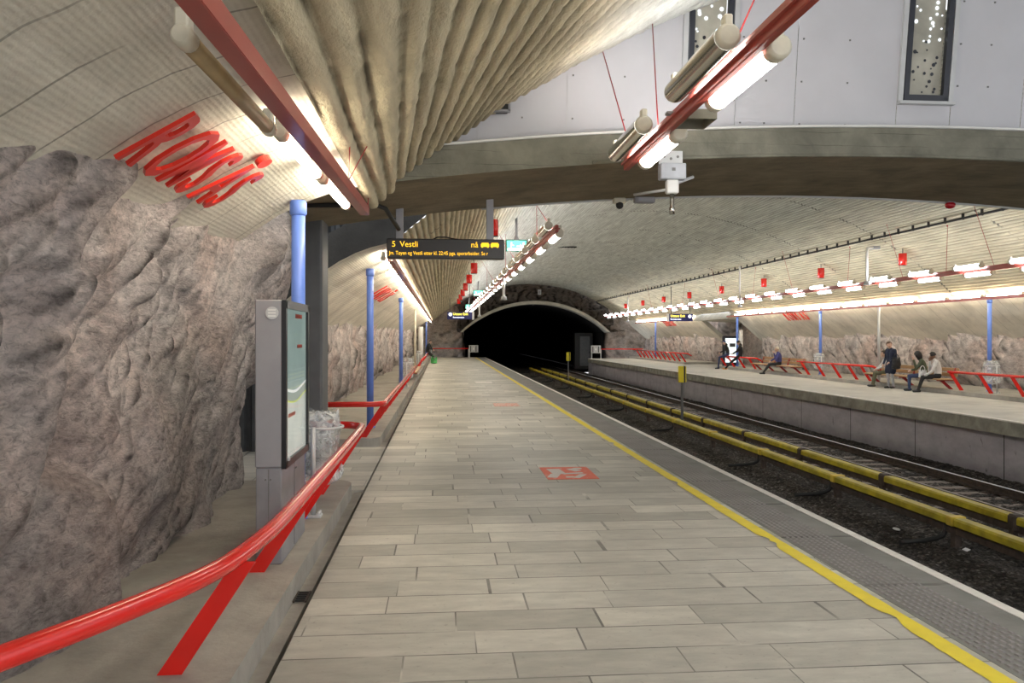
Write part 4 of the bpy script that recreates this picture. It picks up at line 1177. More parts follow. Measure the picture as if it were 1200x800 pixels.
# red cylinder loudspeakers under the vault
def speaker(x, y, z, lab, group):
    o = thing('loudspeaker', lab, 'loudspeaker', (x, y, z), group=group)
    m = MB(); m.tube([(0, 0, -0.17), (0, 0, 0.17)], 0.115, 16); m.build('casing', RED, o)
    m = MB(); m.tube([(0, 0, 0.17), (0, 0, zc(x) - z - 0.06)], 0.012, 6); m.build('stem', GREYD, o)
    m = MB(); m.tube([(0, 0, -0.18), (0, 0, -0.17)], 0.10, 16); m.build('grille', BLACKR, o)
    return o
for i in range(8):
    speaker(1.06, 16.9 + 5.0 * i, 3.92, 'red cylinder loudspeaker hanging in the row over near platform', 'red loudspeakers over near platform') if i != 0 else speaker(1.06, 16.9, 3.92, 'red cylinder loudspeaker half hidden behind the display post', 'red loudspeakers over near platform')
for i in range(8): speaker(13.34, 22.5 + 5.1 * i, 3.9, 'red cylinder loudspeaker hanging in the row over far platform', 'red loudspeakers over far platform')
# black cable tray along the right side of the vault
o = thing('cable_tray', 'black ticked cable tray running along the vault over far platform', 'cable tray', (12.62, 0, 0))
m = MB(); zt = zc(12.62) - 0.15
m.tube([(0, 11, zt), (0, 66, zt)], 0.03, 6); m.build('cable', BLACKR, o)
m = MB(); m.box((0, 0, 0), (0.05, 0.04, 0.15)); hg = m.build('hanger', BLACKR, o); hg.location = (0, 11, zt + 0.04)
for i in range(1, 78): dup(hg, (0, 11 + i * 0.7, zt + 0.04), parent=o)
# dark slot vents in the vault
for (x, y, l) in ((5.9, 24.5, 'dark slot vent in the vault nearer the beam'), (5.9, 38, 'dark slot vent in the vault farther from the beam')):
    m = MB(); m.box((x, y, zc(x) - 0.035), (0.9, 0.16, 0.05), bev=0.01)
    for k in range(6): m.box((x - 0.38 + 0.15 * k, y, zc(x) - 0.065), (0.03, 0.16, 0.02))
    tag(m.build('ceiling_vent', BLACKR), l, 'vent')
# white pendant poles
def pendant(x, y, zt, zb, lab, hook=False):
    o = thing('pendant_pole', lab, 'pendant pole', (x, y, zb))
    m = MB(); H_ = zt - zb
    pts = [(0, 0, 0), (0, 0, H_ - 0.15)]
    pts += [(0.06, 0.05, H_ - 0.04), (0.3, 0.25, H_)] if hook else [(0, 0, H_)]
    m.tube(pts, 0.04, 8); m.build('shaft', WHITE, o)
    m = MB(); m.tube([(0, 0, -0.08), (0, 0, 0.03)], [0.10, 0.07], 10); m.box((0, -0.1, -0.02), (0.1, 0.14, 0.08), bev=0.01); m.build('camera', GREYL, o)
    if hook:
        m = MB(); m.box((0.42, 0.3, H_), (0.28, 0.12, 0.1), bev=0.02); m.build('head', GREYM, o)
pendant(1.79, 23.5, 3.36, 2.80, 'white camera pole below near light row, closer one')
pendant(1.79, 39.0, 3.33, 2.68, 'white camera pole below near light row, farther one')
pendant(12.42, 33.0, 4.6, 2.95, 'white camera pole crossing the far platform light row')
pendant(12.42, 53.5, 4.3, 2.72, 'white camera pole at the tunnel end of far light row')
pendant(12.42, 22.8, 4.3, 3.25, 'white hooked pole above the far platform light row', True)

# ------------------------------------------------------------------ SIGNS
def vert_xf(x, y, z, rz=0.0, sc=1.0):
    return Matrix.Translation((x, y, z)) @ Matrix.Rotation(rz, 4, 'Z') @ Matrix.Rotation(PI / 2, 4, 'X') @ Matrix.Scale(sc, 4)
# LED departure display
o = thing('departure_display', 'black hanging departure display with amber text under the beam', 'display', (0.045, 9.62, 2.575))
m = MB(); m.box((0, 0.07, 0.115), (1.385, 0.14, 0.235), bev=0.008); bd = m.build('casing', LEDB, o)
for xx in (-0.545, 0.525):
    m = MB(); m.box((xx, 0.07, 0.55), (0.085, 0.085, 0.66), bev=0.004); m.box((xx, 0.07, 0.86), (0.2, 0.16, 0.012)); m.build('hanger_post', GREYM, o)
m = MB()
m.text('5', 0.096, vert_xf(-0.635, -0.004, 0.135), 0.002)
m.text('Vestli', 0.096, vert_xf(-0.54, -0.004, 0.135), 0.002)
m.text('nå', 0.096, vert_xf(0.295, -0.004, 0.135), 0.002)
m.text('Jm. Tøyen og Vestli etter kl. 22:45 pga. sporarbeider. Se r', 0.062, vert_xf(-0.665, -0.004, 0.042), 0.002, fat=0.0, sx=0.805)
for k in range(2):
    x = 0.41 + k * 0.115
    m.box((x + 0.054, -0.004, 0.16), (0.1, 0.004, 0.036), bev=0.001); m.box((x + 0.054, -0.004, 0.184), (0.08, 0.004, 0.014))
    m.box((x + 0.02, -0.004, 0.138), (0.02, 0.004, 0.01)); m.box((x + 0.088, -0.004, 0.138), (0.02, 0.004, 0.01))
m.build('amber_text', LEDY, bd)
m = MB()
m.tube([(-0.15, 0.07, 0.235), (-0.1, 0.07, 0.26), (0.0, 0.07, 0.262), (0.1, 0.07, 0.24), (0.15, 0.07, 0.235)], 0.008, 6); m.build('cable', BLACKR, o)
# green exit signs
def exit_sign(x, y, z, w, lab):
    o = thing('exit_sign', lab, 'exit sign', (x, y, z))
    h = w * 0.52
    m = MB(); m.box((0, 0.05, 0), (w + 0.05, 0.1, h + 0.05), bev=0.01); m.build('casing', flat('exit_casing', (0.04, 0.22, 0.16), 0.4), o)
    m = MB(); m.box((0, -0.004, 0), (w, 0.012, h)); f = m.build('face', EXITG, o)
    m = MB(); s = w / 0.6
    m.box((-0.17 * s, -0.012, -0.02 * s), (0.04 * s, 0.006, 0.14 * s)); m.sphere((-0.16 * s, -0.012, 0.08 * s), 0.025 * s, seg=8, scale=(1, 0.2, 1))
    m.beam((-0.17 * s, -0.012, -0.08 * s), (-0.21 * s, -0.012, -0.13 * s), 0.03 * s, 0.005, up=(0, 1, 0)); m.beam((-0.15 * s, -0.012, 0.03 * s), (-0.08 * s, -0.012, 0.0), 0.025 * s, 0.005, up=(0, 1, 0))
    m.box((0.06 * s, -0.012, -0.02 * s), (0.12 * s, 0.006, 0.03 * s)); m.prism([(0.12 * s, 0.05 * s), (0.12 * s, -0.09 * s), (0.2 * s, -0.02 * s)], 'y', -0.014, -0.009); m.box((0.22 * s, -0.012, 0), (0.05 * s, 0.006, 0.2 * s))
    m.box((0, -0.0115, -h * 0.36), (w * 0.96, 0.005, h * 0.24)); m.build('running_figure', EXITW, f)
    m = MB(); m.tube([(0, 0.05, h / 2), (0, 0.05, zc(x) - z)], 0.035, 8); m.tube([(0, 0.05, h / 2), (0, 0.05, h / 2 + 0.12)], [0.09, 0.035], 8); m.build('hanger', GREYM, o)
exit_sign(1.93, 21, 4.02, 0.5, 'green lit exit sign just right of the departure display')
exit_sign(2.05, 46, 4.13, 0.52, 'green lit exit sign above the dark blue exit board')
exit_sign(1.97, 59, 3.85, 0.5, 'smallest green lit exit sign, beside the tunnel rock')
def exit_board(x, y, z, lab, flip=False, hang=(-0.55, 0.55)):
    o = thing('direction_board', lab, 'direction sign', (x, y, z))
    m = MB(); m.box((0, 0.06, 0), (1.4, 0.12, 0.42), bev=0.02); c = m.build('casing', SIGNB, o)
    m = MB(); m.text('Utgang Exit', 0.2, vert_xf(-0.38 if not flip else -0.6, -0.005, 0.03), 0.003, fat=0.004, sx=0.9); m.build('yellow_text', SIGNY, c)
    m = MB(); m.text('Romsåsveien', 0.12, vert_xf(-0.38 if not flip else -0.6, -0.005, -0.13), 0.003, fat=0.002); xx = -0.52 if not flip else 0.52
    m.tube([(xx, -0.008, 0.07), (xx, -0.002, 0.07)], 0.1, 16); m.build('white_text', SIGNW, c)
    m = MB(); m.box((0.74 if not flip else -0.74, 0.06, 0), (0.12, 0.14, 0.44), bev=0.01); m.build('end_cap', WHITE, o)
    for hx in hang:
        m = MB(); m.tube([(hx, 0.06, 0.2), (hx, 0.06, zc(x + hx) - z)], 0.02, 6); m.build('hanger', GREYD, o)
exit_board(0.98, 45, 2.82, 'dark blue exit board hanging over the far end of near platform')
exit_board(13.5, 45, 2.74, 'dark blue exit board hanging over the far platform passage', True)

# station name letters
LET = 'ROMSÅS'
def station_name(label, y0, length, xb, zb, xt, zt, side):
    o = thing('station_name', label, 'station name', (xb, y0, zb))
    up = Vector((xt - xb, 0, zt - zb)); H_ = up.length; up.normalize()
    al = Vector((0, 1 if side < 0 else -1, 0))
    nrm = al.cross(up).normalized()          # out of the slab towards the platform
    n = len(LET); step = length / n
    Rm = Matrix((al, up, nrm)).transposed().to_4x4()
    wid = {'R': 0.66, 'O': 0.74, 'M': 0.80, 'S': 0.62, 'Å': 0.66}
    for i, ch in enumerate(LET):
        base = al * (i * step) + nrm * 0.05
        m = MB()
        T_ = Matrix.Translation(base) @ Rm
        caph = 0.7 * H_ if False else H_
        b = 'A' if ch == 'Å' else ch
        m.text(b, H_ / 0.70, T_, 0.011, fat=0.003, sx=0.56 if b != 'M' else 0.48)
        if ch == 'Å':
            c = al * (i * step + step * 0.5) + up * (H_ * 1.13) + nrm * 0.05
            b2 = bmesh.new(); bmesh.ops.create_cone(b2, segments=20, radius1=0.062, radius2=0.062, depth=0.036, cap_ends=True)
            m._merge(b2, Matrix.Translation(c) @ Rm @ Matrix.Diagonal((1.15, 0.85, 1, 1)), 0)
        m.build('letter', LETTER, o)
    return o
station_name('large red station name letters on nearest pale ledge above the rock', 4.12, 1.74, -1.63, 2.58, -1.24, 2.81, -1)
station_name('small red station name letters on the far left ledge behind blue poles', 18.0, 3.4, -1.62, 2.585, -1.22, 2.82, -1)
station_name('red station name letters on far platform ledge above the first bench', 35.6, 2.4, 15.72, 2.42, 15.38, 2.76, 1)
station_name('red station name letters on ledge beyond the far platform passage', 55.6, 2.6, 15.72, 2.42, 15.38, 2.76, 1)

# box with camera on the beam
o = thing('junction_box', 'grey junction box bolted to the beam under near light rail', 'junction box', (2.28, 7.95, 3.22))
m = MB(); m.box((0, 0.0, 0.22), (0.245, 0.02, 0.14), bev=0.004); m.build('bracket_plate', GREYL, o)
m = MB()
for k in range(3): m.tube([(-0.07 + k * 0.07, -0.012, 0.23 - 0.02 * (k % 2)), (-0.07 + k * 0.07, -0.016, 0.23 - 0.02 * (k % 2))], 0.014, 10)
m.build('bolt_holes', DOT, o)
m = MB(); m.box((0, -0.05, 0.07), (0.26, 0.12, 0.16), bev=0.01); bx_ = m.build('box', flat('pale_blue_grey', (0.47, 0.49, 0.54), 0.45), o)
m = MB(); m.box((0, -0.112, 0.085), (0.035, 0.004, 0.03)); m.build('badge', DOT, bx_)
o = thing('platform_camera', 'white tubular camera hanging below the grey junction box', 'camera', (2.28, 7.9, 3.14))
m = MB(); m.box((0.0, 0, 0.0), (0.12, 0.09, 0.14), bev=0.012); m.build('mount', WHITE, o)
m = MB(); m.tube([(0, 0, -0.06), (0, 0, -0.2), (0, 0, -0.21), (0, 0, -0.27)], [0.022, 0.022, 0.028, 0.028], 12); m.build('lens_tube', STEEL, o)
m = MB(); m.tube([(0.0, 0, 0.02), (0.24, 0.08, 0.12)], 0.016, 8); m.tube([(0, 0, -0.02), (-0.3, 0.35, -0.02)], 0.015, 8); m.build('arm', GREYL, o)
o = thing('dome_camera', 'small white dome camera under the rear edge of the beam', 'camera', (2.26, 10.22, 3.36))
m = MB(); m.box((0, 0, 0.03), (0.16, 0.12, 0.07), bev=0.015); m.build('mount', CAP, o)
m = MB(); m.sphere((0, -0.02, -0.03), 0.05, seg=12); m.build('dome', BLACKR, o)
m = MB(); m.box((2.58, 10.2, 3.40), (0.26, 0.1, 0.08), bev=0.01); m.box((2.58, 10.14, 3.40), (0.2, 0.02, 0.05))
tag(m.build('cable_box', GREYM), 'small grey cable box beside the dome camera under the beam', 'box')
m = MB(); m.sphere((6.74, 10.25, 3.40), 0.06, seg=12, scale=(1.2, 1, 0.8))
o = tag(m.build('signal_lamp', m_red('signal_red', (0.5, 0.01, 0.02), False)), 'small round red lamp under the rear edge of the beam', 'lamp')
m = MB(); m.box((6.74, 10.25, 3.45), (0.1, 0.08, 0.03)); m.build('mount', GREYM, o)
m = MB(); m.tube([(-1.4, 8.6, 3.02), (-0.72, 8.9, 3.08), (-0.62, 9.0, 3.06), (-0.5, 9.5, 2.9)], 0.025, 8)
tag(m.build('conduit', BLACKR), 'black conduit bending under the beam to the departure display', 'conduit')

# lit map case on the far platform
o = thing('map_case', 'lit poster case with dark frame beside pole on far platform', 'poster case', (15.6, 42.6, 0.12))
m = MB(); m.box((0, 0, 0.75), (1.05, 0.12, 1.65), bev=0.02); c = m.build('frame', FRAMEM, o)
m = MB(); m.box((0, -0.065, 0.8), (0.78, 0.02, 1.3)); p_ = m.build('poster', emit('poster_glow', (0.72, 0.80, 0.78), 0.75), o)
m = MB(); m.box((0.0, -0.08, 1.08), (0.32, 0.01, 0.2)); m.box((0.05, -0.08, 0.6), (0.5, 0.01, 0.03)); m.build('poster_print', GREYD, p_)

# floor stickers
def sticker(x, y, w, l, mat, lab, fig=True):
    o = thing('floor_sticker', lab, 'floor sticker', (x, y, 0.0))
    m = MB(); m.box((0, 0, 0.003), (w, l, 0.004)); b = m.build('sheet', mat, o)
    if fig:
        m = MB(); z = 0.0062
        def pl(cx, cy, a, b_, rot=0.0):
            R = Matrix.Rotation(rot, 3, 'Z'); m.box((cx, cy, z), (a, b_, 0.002), R)
        pl(-0.13, 0.1, 0.16, 0.38, 0.1); pl(-0.2, -0.2, 0.12, 0.25, -0.3); pl(0.10, 0.2, 0.1, 0.2, 0.4); pl(0.05, -0.05, 0.26, 0.07, 0.2); pl(0.1, -0.25, 0.08, 0.26, -0.5); pl(-0.02, -0.3, 0.1, 0.08)
        m.tube([(0.16, 0.3, z - 0.001), (0.16, 0.3, z + 0.001)], 0.06, 12)
        m.build('white_print', m_sticker('sticker_print_' + str(round(y)), (0.66, 0.60, 0.56), 0.75), b)
sticker(1.52, 9.72, 0.6, 0.86, m_sticker('worn_red_sticker', (0.78, 0.16, 0.09), 0.62), 'worn red floor sticker with white print, nearest on the platform')
sticker(1.55, 19.6, 0.6, 0.9, m_sticker('faded_red_sticker', (0.72, 0.25, 0.17), 0.5), 'faded red floor sticker second along the platform', False)
sticker(1.5, 29.3, 0.6, 0.9, m_sticker('pale_sticker', (0.72, 0.68, 0.63), 0.6), 'pale worn floor sticker third along the platform', False)
sticker(1.5, 40.0, 0.6, 0.9, m_sticker('pale_sticker_far', (0.66, 0.62, 0.57), 0.6), 'pale worn floor sticker farthest along the platform', False)

# ------------------------------------------------------------------ PEOPLE
PS = 0.87      # people share the scale of the surrounding fittings
SKIN = flat('skin', (0.62, 0.40, 0.30), 0.55, var=0.06); SKIND = flat('skin_dark', (0.20, 0.105, 0.07), 0.55, var=0.06)
FEAT = flat('face_dark', (0.05, 0.03, 0.025), 0.5)
def cloth(name, c): return flat(name, c, 0.85, var=0.18, scale=9, bmp=0.3)

def capsule(bm, p0, p1, r0, r1, n=10):
    p0 = Vector(p0); p1 = Vector(p1); d = p1 - p0
    L = d.length
    if L < 1e-5: d = Vector((0, 0, 1)); L = 1e-4
    t = d / L; a = Vector((0, 0, 1)) if abs(t.z) < 0.9 else Vector((1, 0, 0))
    u = t.cross(a).normalized(); w = t.cross(u)
    rings = []
    for s, r, c in [(-1, 0.35, p0), (-0.72, 0.72, p0), (0, 1, p0), (0, 1, p1), (0.72, 0.72, p1), (1, 0.35, p1)]:
        rr = r0 if c is p0 else r1
        ctr = c + t * (s * rr * (1 if abs(s) < 1 else 0.95))
        rings.append([bm.verts.new(ctr + (u * math.cos(2 * PI * k / n) + w * math.sin(2 * PI * k / n)) * rr * r) for k in range(n)])
    for A_, B_ in zip(rings, rings[1:]):
        for k in range(n): bm.faces.new((A_[k], A_[(k + 1) % n], B_[(k + 1) % n], B_[k]))
    bm.faces.new(rings[0][::-1]); bm.faces.new(rings[-1])

def person(label, loc, rz, J, mats, hair=None, coat_len=0.0, group=None, hood=False, voxel=0.011):
    """J: joints in metres, local x right, y forward, z up. mats: dict skin top legs shoes"""
    bm = bmesh.new(); segs = []
    V = lambda k: Vector(J[k])
    def cap(a, b, r0, r1, kind):
        a = V(a) if isinstance(a, str) else Vector(a); b = V(b) if isinstance(b, str) else Vector(b)
        capsule(bm, a, b, r0, r1); segs.append((a, b, (r0 + r1) / 2, kind))
    pel, mid, ch, nk, hd = V('pelvis'), V('mid'), V('chest'), V('neck'), V('head')
    right = (V('hipR') - V('hipL')).normalized(); sr = (V('shR') - V('shL')).normalized()
    for s in (-1, 1): cap(pel + right * 0.07 * s, pel + right * 0.07 * s + (mid - pel) * 0.3, 0.115, 0.11, 'legs' if coat_len == 0 else 'top')
    for s in (-1, 1):
        cap(pel + right * 0.06 * s + (mid - pel) * 0.4, mid + sr * 0.065 * s, 0.118, 0.115, 'top')
        cap(mid + sr * 0.065 * s, ch + sr * 0.085 * s, 0.118, 0.118, 'top')
        cap(ch + sr * 0.06 * s, nk + sr * 0.05 * s - (nk - ch) * 0.2, 0.10, 0.06, 'top')
    cap(V('shL') * 0.9 + V('shR') * 0.1, V('shR') * 0.9 + V('shL') * 0.1, 0.07, 0.07, 'top')
    fwd = V('face').normalized(); hup = (hd - nk).normalized()
    hx = fwd.cross(hup).normalized(); hup = hx.cross(fwd).normalized()
    cap(nk - hup * 0.03, hd - hup * 0.06, 0.055, 0.05, 'skin')
    cap(hd - hup * 0.02 - fwd * 0.012, hd + hup * 0.035 - fwd * 0.018, 0.083, 0.088, 'skin')        # cranium
    cap(hd - hup * 0.075 + fwd * 0.035, hd - hup * 0.02 + fwd * 0.03, 0.047, 0.065, 'skin')         # jaw and face
    cap(hd - hup * 0.028 + fwd * 0.098, hd + hup * 0.008 + fwd * 0.088, 0.014, 0.009, 'skin')      # nose
    for s in (-1, 1): cap(hd + hx * 0.085 * s - hup * 0.03, hd + hx * 0.088 * s + hup * 0.01, 0.013, 0.015, 'skin')
    for S in ('L', 'R'):
        cap('sh' + S, 'el' + S, 0.062, 0.050, 'top'); cap('el' + S, 'wr' + S, 0.050, 0.036, 'top')
        w_ = V('wr' + S); e_ = V('el' + S); d = V('hand' + S).normalized() if 'hand' + S in J else (w_ - e_).normalized()
        side = d.cross(Vector((0, 0, 1)));
        side = side.normalized() if side.length > 0.1 else Vector((1, 0, 0))
        nrm = side.cross(d).normalized()
        cap(w_, w_ + d * 0.07, 0.026, 0.036, 'skin')
        for k, ln in enumerate((0.068, 0.078, 0.072, 0.056)):
            o_ = (k - 1.5) * 0.021
            b0 = w_ + d * 0.085 + side * o_; b1 = b0 + d * ln * 0.55 - nrm * 0.006; b2_ = b1 + d * ln * 0.4 - nrm * 0.025
            cap(b0, b1, 0.0105, 0.010, 'skin'); cap(b1, b2_, 0.010, 0.009, 'skin')
        ts = -1 if S == 'R' else 1
        t0 = w_ + d * 0.035 + side * 0.03 * ts; cap(t0, t0 + side * 0.028 * ts + d * 0.03, 0.013, 0.012, 'skin'); cap(t0 + side * 0.028 * ts + d * 0.03, t0 + side * 0.034 * ts + d * 0.062, 0.012, 0.010, 'skin')
        cap('hip' + S, 'kn' + S, 0.092, 0.064, 'legs'); cap('kn' + S, 'an' + S, 0.062, 0.043, 'legs')
        a_, t_ = V('an' + S), V('toe' + S); f_ = (t_ - a_); f_.z = 0; f_ = f_.normalized() if f_.length > 1e-3 else Vector((0, 1, 0))
        cap(a_ + Vector((0, 0, -0.035)) - f_ * 0.04, t_, 0.046, 0.036, 'shoes')
    if coat_len:
        for s in (-1, 1): 
            e = V('kn' + ('R' if s > 0 else 'L')); h = V('hip' + ('R' if s > 0 else 'L'))
            cap(pel + right * 0.06 * s, h + (e - h) * coat_len + right * 0.01 * s, 0.13, 0.125, 'top')
        cap(pel, pel + ((V('knR') + V('knL')) / 2 - pel) * coat_len, 0.13, 0.12, 'top')
    if hood: cap(nk - fwd * 0.07 + hup * 0.0, nk - fwd * 0.05 + hup * 0.06, 0.075, 0.06, 'top')
    me = bpy.data.meshes.new('person'); bm.to_mesh(me); bm.free()
    tmp = bpy.data.objects.new('tmp', me); COL.objects.link(tmp)
    md = tmp.modifiers.new('r', 'REMESH'); md.mode = 'VOXEL'; md.voxel_size = voxel
    sm = tmp.modifiers.new('s', 'SMOOTH'); sm.iterations = 2; sm.factor = 0.5
    dg = bpy.context.evaluated_depsgraph_get()
    nm = bpy.data.meshes.new_from_object(tmp.evaluated_get(dg), depsgraph=dg)
    bpy.data.objects.remove(tmp); nm.name = 'person'
    keys = ['skin', 'top', 'legs', 'shoes']
    nm.materials.clear()
    for k in keys: nm.materials.append(mats[k])
    nm.materials.append(FEAT)
    n = len(nm.vertices); co = np.zeros(n * 3, np.float32); nm.vertices.foreach_get('co', co); co = co.reshape(-1, 3)
    best = np.full(n, 9e9); mi = np.zeros(n, int)
    for a, b, r, k in segs:
        a = np.array(a); b = np.array(b); ab = b - a; t = np.clip(((co - a) @ ab) / (ab @ ab + 1e-9), 0, 1)
        dist = np.linalg.norm(co - (a + t[:, None] * ab), axis=1) - r
        m_ = dist < best; best = np.where(m_, dist, best); mi = np.where(m_, keys.index(k), mi)
    eyes = [hd + hx * 0.032 * s + fwd * 0.088 + hup * 0.012 for s in (-1, 1)]
    mouth = [hd + hx * 0.014 * s + fwd * 0.085 - hup * 0.068 for s in (-1, 0, 1)]
    for e in eyes: mi = np.where(np.linalg.norm(co - np.array(e), axis=1) < 0.0145, 4, mi)
    for e in mouth: mi = np.where(np.linalg.norm(co - np.array(e), axis=1) < 0.011, 4, mi)
    for pl in nm.polygons: pl.material_index = int(mi[pl.vertices[0]]); pl.use_smooth = True
    o = bpy.data.objects.new('person', nm); COL.objects.link(o)
    o.location = loc; o.rotation_euler = (0, 0, rz); o.scale = (PS, PS, PS)
    tag(o, label, 'person', group)
    if hair:
        hm, style = hair
        bmh = bmesh.new(); bmesh.ops.create_uvsphere(bmh, u_segments=28, v_segments=20, radius=1.0)
        Rm = Matrix((hx, fwd, hup)).transposed()
        drop = []
        for v in bmh.verts:
            c = v.co
            lim = {'long': -0.9, 'big': -0.85}.get(style, -0.25)
            if (c.y > (0.35 if style != 'big' else 0.02) and c.z < (0.42 if style != 'big' else 0.30)) or c.z < lim: drop.append(v)
            rr = 0.105 + 0.004 * math.sin(c.x * 23) * math.cos(c.y * 19)
            if style == 'big': rr *= 1.2
            sc = Vector((c.x * rr * 0.98, c.y * rr * 1.02 - 0.02, c.z * rr * 1.08 + 0.022))
            if style in ('long', 'big') and c.z < 0: sc.z *= 1.9; sc.y -= 0.015
            if style == 'cap' and c.y > 0.2 and c.z < 0.55: sc.y += 0.05
            v.co = hd + Rm @ sc
        bmesh.ops.delete(bmh, geom=drop, context='VERTS')
        for f in bmh.faces: f.smooth = True
        mh = MB(); mh.bm.free(); mh.bm = bmh
        h = mh.build('hat' if style in ('cap', 'beanie') else 'hair', hm, o)
        md = h.modifiers.new('s', 'SOLIDIFY'); md.thickness = 0.015; md.offset = -1
    return o

def seated(lean=0.0, spread=0.12, shin=0.0, head=(0, 1, -0.1), hz=0.47, armL=None, armR=None, legx=(0, 0), turn=0.0, hx=0.0, kd=(0, 0)):
    J = {}
    c, s = math.cos(turn), math.sin(turn)
    def up(x, y, z): return (x * c - y * s, x * s + y * c, z)
    J['pelvis'] = (0, -0.02, hz + 0.10); J['mid'] = (0, -0.06 + lean * 0.3, hz + 0.30); J['chest'] = (0, -0.06 + lean * 0.75, hz + 0.52 - lean * 0.12)
    J['neck'] = (0, -0.03 + lean, hz + 0.68 - lean * 0.2); J['head'] = (hx, 0.02 + lean * 1.2, hz + 0.82 - lean * 0.3); J['face'] = head
    for S, g in (('L', -1), ('R', 1)):
        J['sh' + S] = up(0.185 * g, -0.06 + lean * 0.85, hz + 0.60 - lean * 0.15)
        J['hip' + S] = (0.095 * g, 0.0, hz + 0.08)
        lx = legx[0] if S == 'L' else legx[1]; kk = kd[0] if S == 'L' else kd[1]
        J['kn' + S] = (spread * g + lx * 0.4, 0.43, hz + 0.05 - kk)
        J['an' + S] = (spread * g + lx, 0.43 + shin, 0.09)
        J['toe' + S] = (spread * g * 1.15 + lx, 0.58 + shin, 0.04)
    defaults = {'L': ((-0.25, 0.12 + lean * 0.5, hz + 0.33), (-0.10, 0.33 + lean * 0.3, hz + 0.22)), 'R': ((0.25, 0.12 + lean * 0.5, hz + 0.33), (0.10, 0.33 + lean * 0.3, hz + 0.22))}
    for S, ov in (('L', armL), ('R', armR)):
        e, w = ov or defaults[S]; J['el' + S] = e; J['wr' + S] = w
    return J

NAVY = cloth('navy_coat', (0.018, 0.024, 0.05)); BLKJ = cloth('black_jacket', (0.016, 0.017, 0.018)); JEANS = cloth('blue_jeans', (0.045, 0.065, 0.14)); BLKP = cloth('black_trousers', (0.018, 0.018, 0.02))
OLIVE = cloth('olive_jacket', (0.085, 0.10, 0.06)); PURP = cloth('purple_jacket', (0.07, 0.075, 0.24)); WJ = cloth('white_jacket', (0.62, 0.61, 0.60)); GRYP = cloth('grey_trousers', (0.40, 0.40, 0.42)); GREENP = cloth('green_trousers', (0.12, 0.12, 0.07))
SHOE = flat('black_shoe', (0.015, 0.015, 0.017), 0.5); TAN = flat('tan_shoe', (0.62, 0.28, 0.07), 0.5)
HB = flat('dark_brown_hair', (0.03, 0.02, 0.015), 0.6); HK = flat('black_hair', (0.012, 0.010, 0.010), 0.6); HG = flat('blond_grey_hair', (0.62, 0.55, 0.42), 0.6); HBR = flat('brown_hair', (0.10, 0.055, 0.03), 0.6)
BLUEH = cloth('blue_beanie', (0.03, 0.05, 0.2))
FX = PI / 2      # local +y (forward) turned to world -x
# two people on the rail (rail top z .69 -> hip height .69/.87)
RZ = 0.66 / PS
J = seated(0.12, 0.11, 0.16, (-0.35, 1, -0.35), RZ, kd=(0.12, 0.12))
for S in 'LR': J['an' + S] = (J['an' + S][0], 0.50, 0.09); J['toe' + S] = (J['toe' + S][0], 0.66, 0.04)
person('seated person in blue beanie and dark jacket hunched on far platform rail', (14.5, 40.3, 0.0), FX - 0.35, J, dict(skin=SKIN, top=BLKJ, legs=JEANS, shoes=SHOE), (BLUEH, 'beanie'), hood=True)
J = seated(0.05, 0.08, 0.3, (0.1, 1, -0.25), RZ, kd=(0.2, 0.22))
for S, g in (('L', -1), ('R', 1)): J['kn' + S] = (0.08 * g, 0.42, 0.52); J['an' + S] = (0.06 * g, 0.78, 0.13); J['toe' + S] = (0.07 * g, 0.93, 0.10)
person('person in black jacket and tan shoes leaning back on far platform rail', (14.5, 38.5, 0.0), FX - 0.5, J, dict(skin=SKIN, top=BLKJ, legs=BLKP, shoes=TAN), (HK, 'cap'), hood=True)
# alone on the farther bench
J = seated(0.06, 0.08, 0.22, (0, 1, 0.0), 0.47, armL=((-0.24, 0.14, 0.72), (-0.08, 0.22, 1.06)))
for S, g in (('L', -1), ('R', 1)): J['an' + S] = (0.06 * g, 0.72, 0.11); J['toe' + S] = (0.07 * g, 0.88, 0.07)
person('blond person in purple jacket sitting alone on the farther wooden bench', (14.52, 34.0, 0.0), FX - 0.25, J, dict(skin=SKIN, top=PURP, legs=BLKP, shoes=SHOE), (HG, 'short'))
# bench group
J = dict(pelvis=(0, 0, 0.93), mid=(0, -0.02, 1.12), chest=(0, -0.01, 1.32), neck=(0, 0.02, 1.47), head=(0.02, 0.06, 1.60), face=(-0.75, 1, -0.15),
         shL=(-0.19, 0, 1.40), shR=(0.19, 0, 1.40), elL=(-0.27, 0.02, 1.12), elR=(0.29, -0.04, 1.12), wrL=(-0.18, 0.22, 0.98), wrR=(0.27, 0.08, 0.90),
         hipL=(-0.095, 0, 0.90), hipR=(0.095, 0, 0.90), knL=(-0.10, 0.04, 0.49), knR=(0.08, 0.06, 0.49), anL=(-0.10, -0.02, 0.09), anR=(0.09, 0.02, 0.09), toeL=(-0.14, 0.13, 0.04), toeR=(0.11, 0.17, 0.04))
person('standing person in long navy coat and grey trousers before the bench', (14.28, 24.75, 0.0), FX + 0.25, J, dict(skin=SKIN, top=NAVY, legs=GRYP, shoes=SHOE), (HBR, 'short'), coat_len=0.62)
J = seated(0.1, 0.09, 0.08, (0.2, 1, -0.1), 0.47)
person('seated person in pale top and green trousers hidden behind the standing one', (14.62, 25.55, 0.0), FX - 0.3, J, dict(skin=SKIN, top=WJ, legs=GREENP, shoes=SHOE), (HB, 'short'))
J = seated(0.12, 0.12, 0.0, (0.9, 0.7, 0.05), 0.47, armL=((-0.22, 0.22, 0.80), (-0.20, 0.30, 1.08)), armR=((0.22, 0.2, 0.76), (-0.02, 0.38, 0.72)))
J['handL'] = (0.0, 0.2, 1.0)
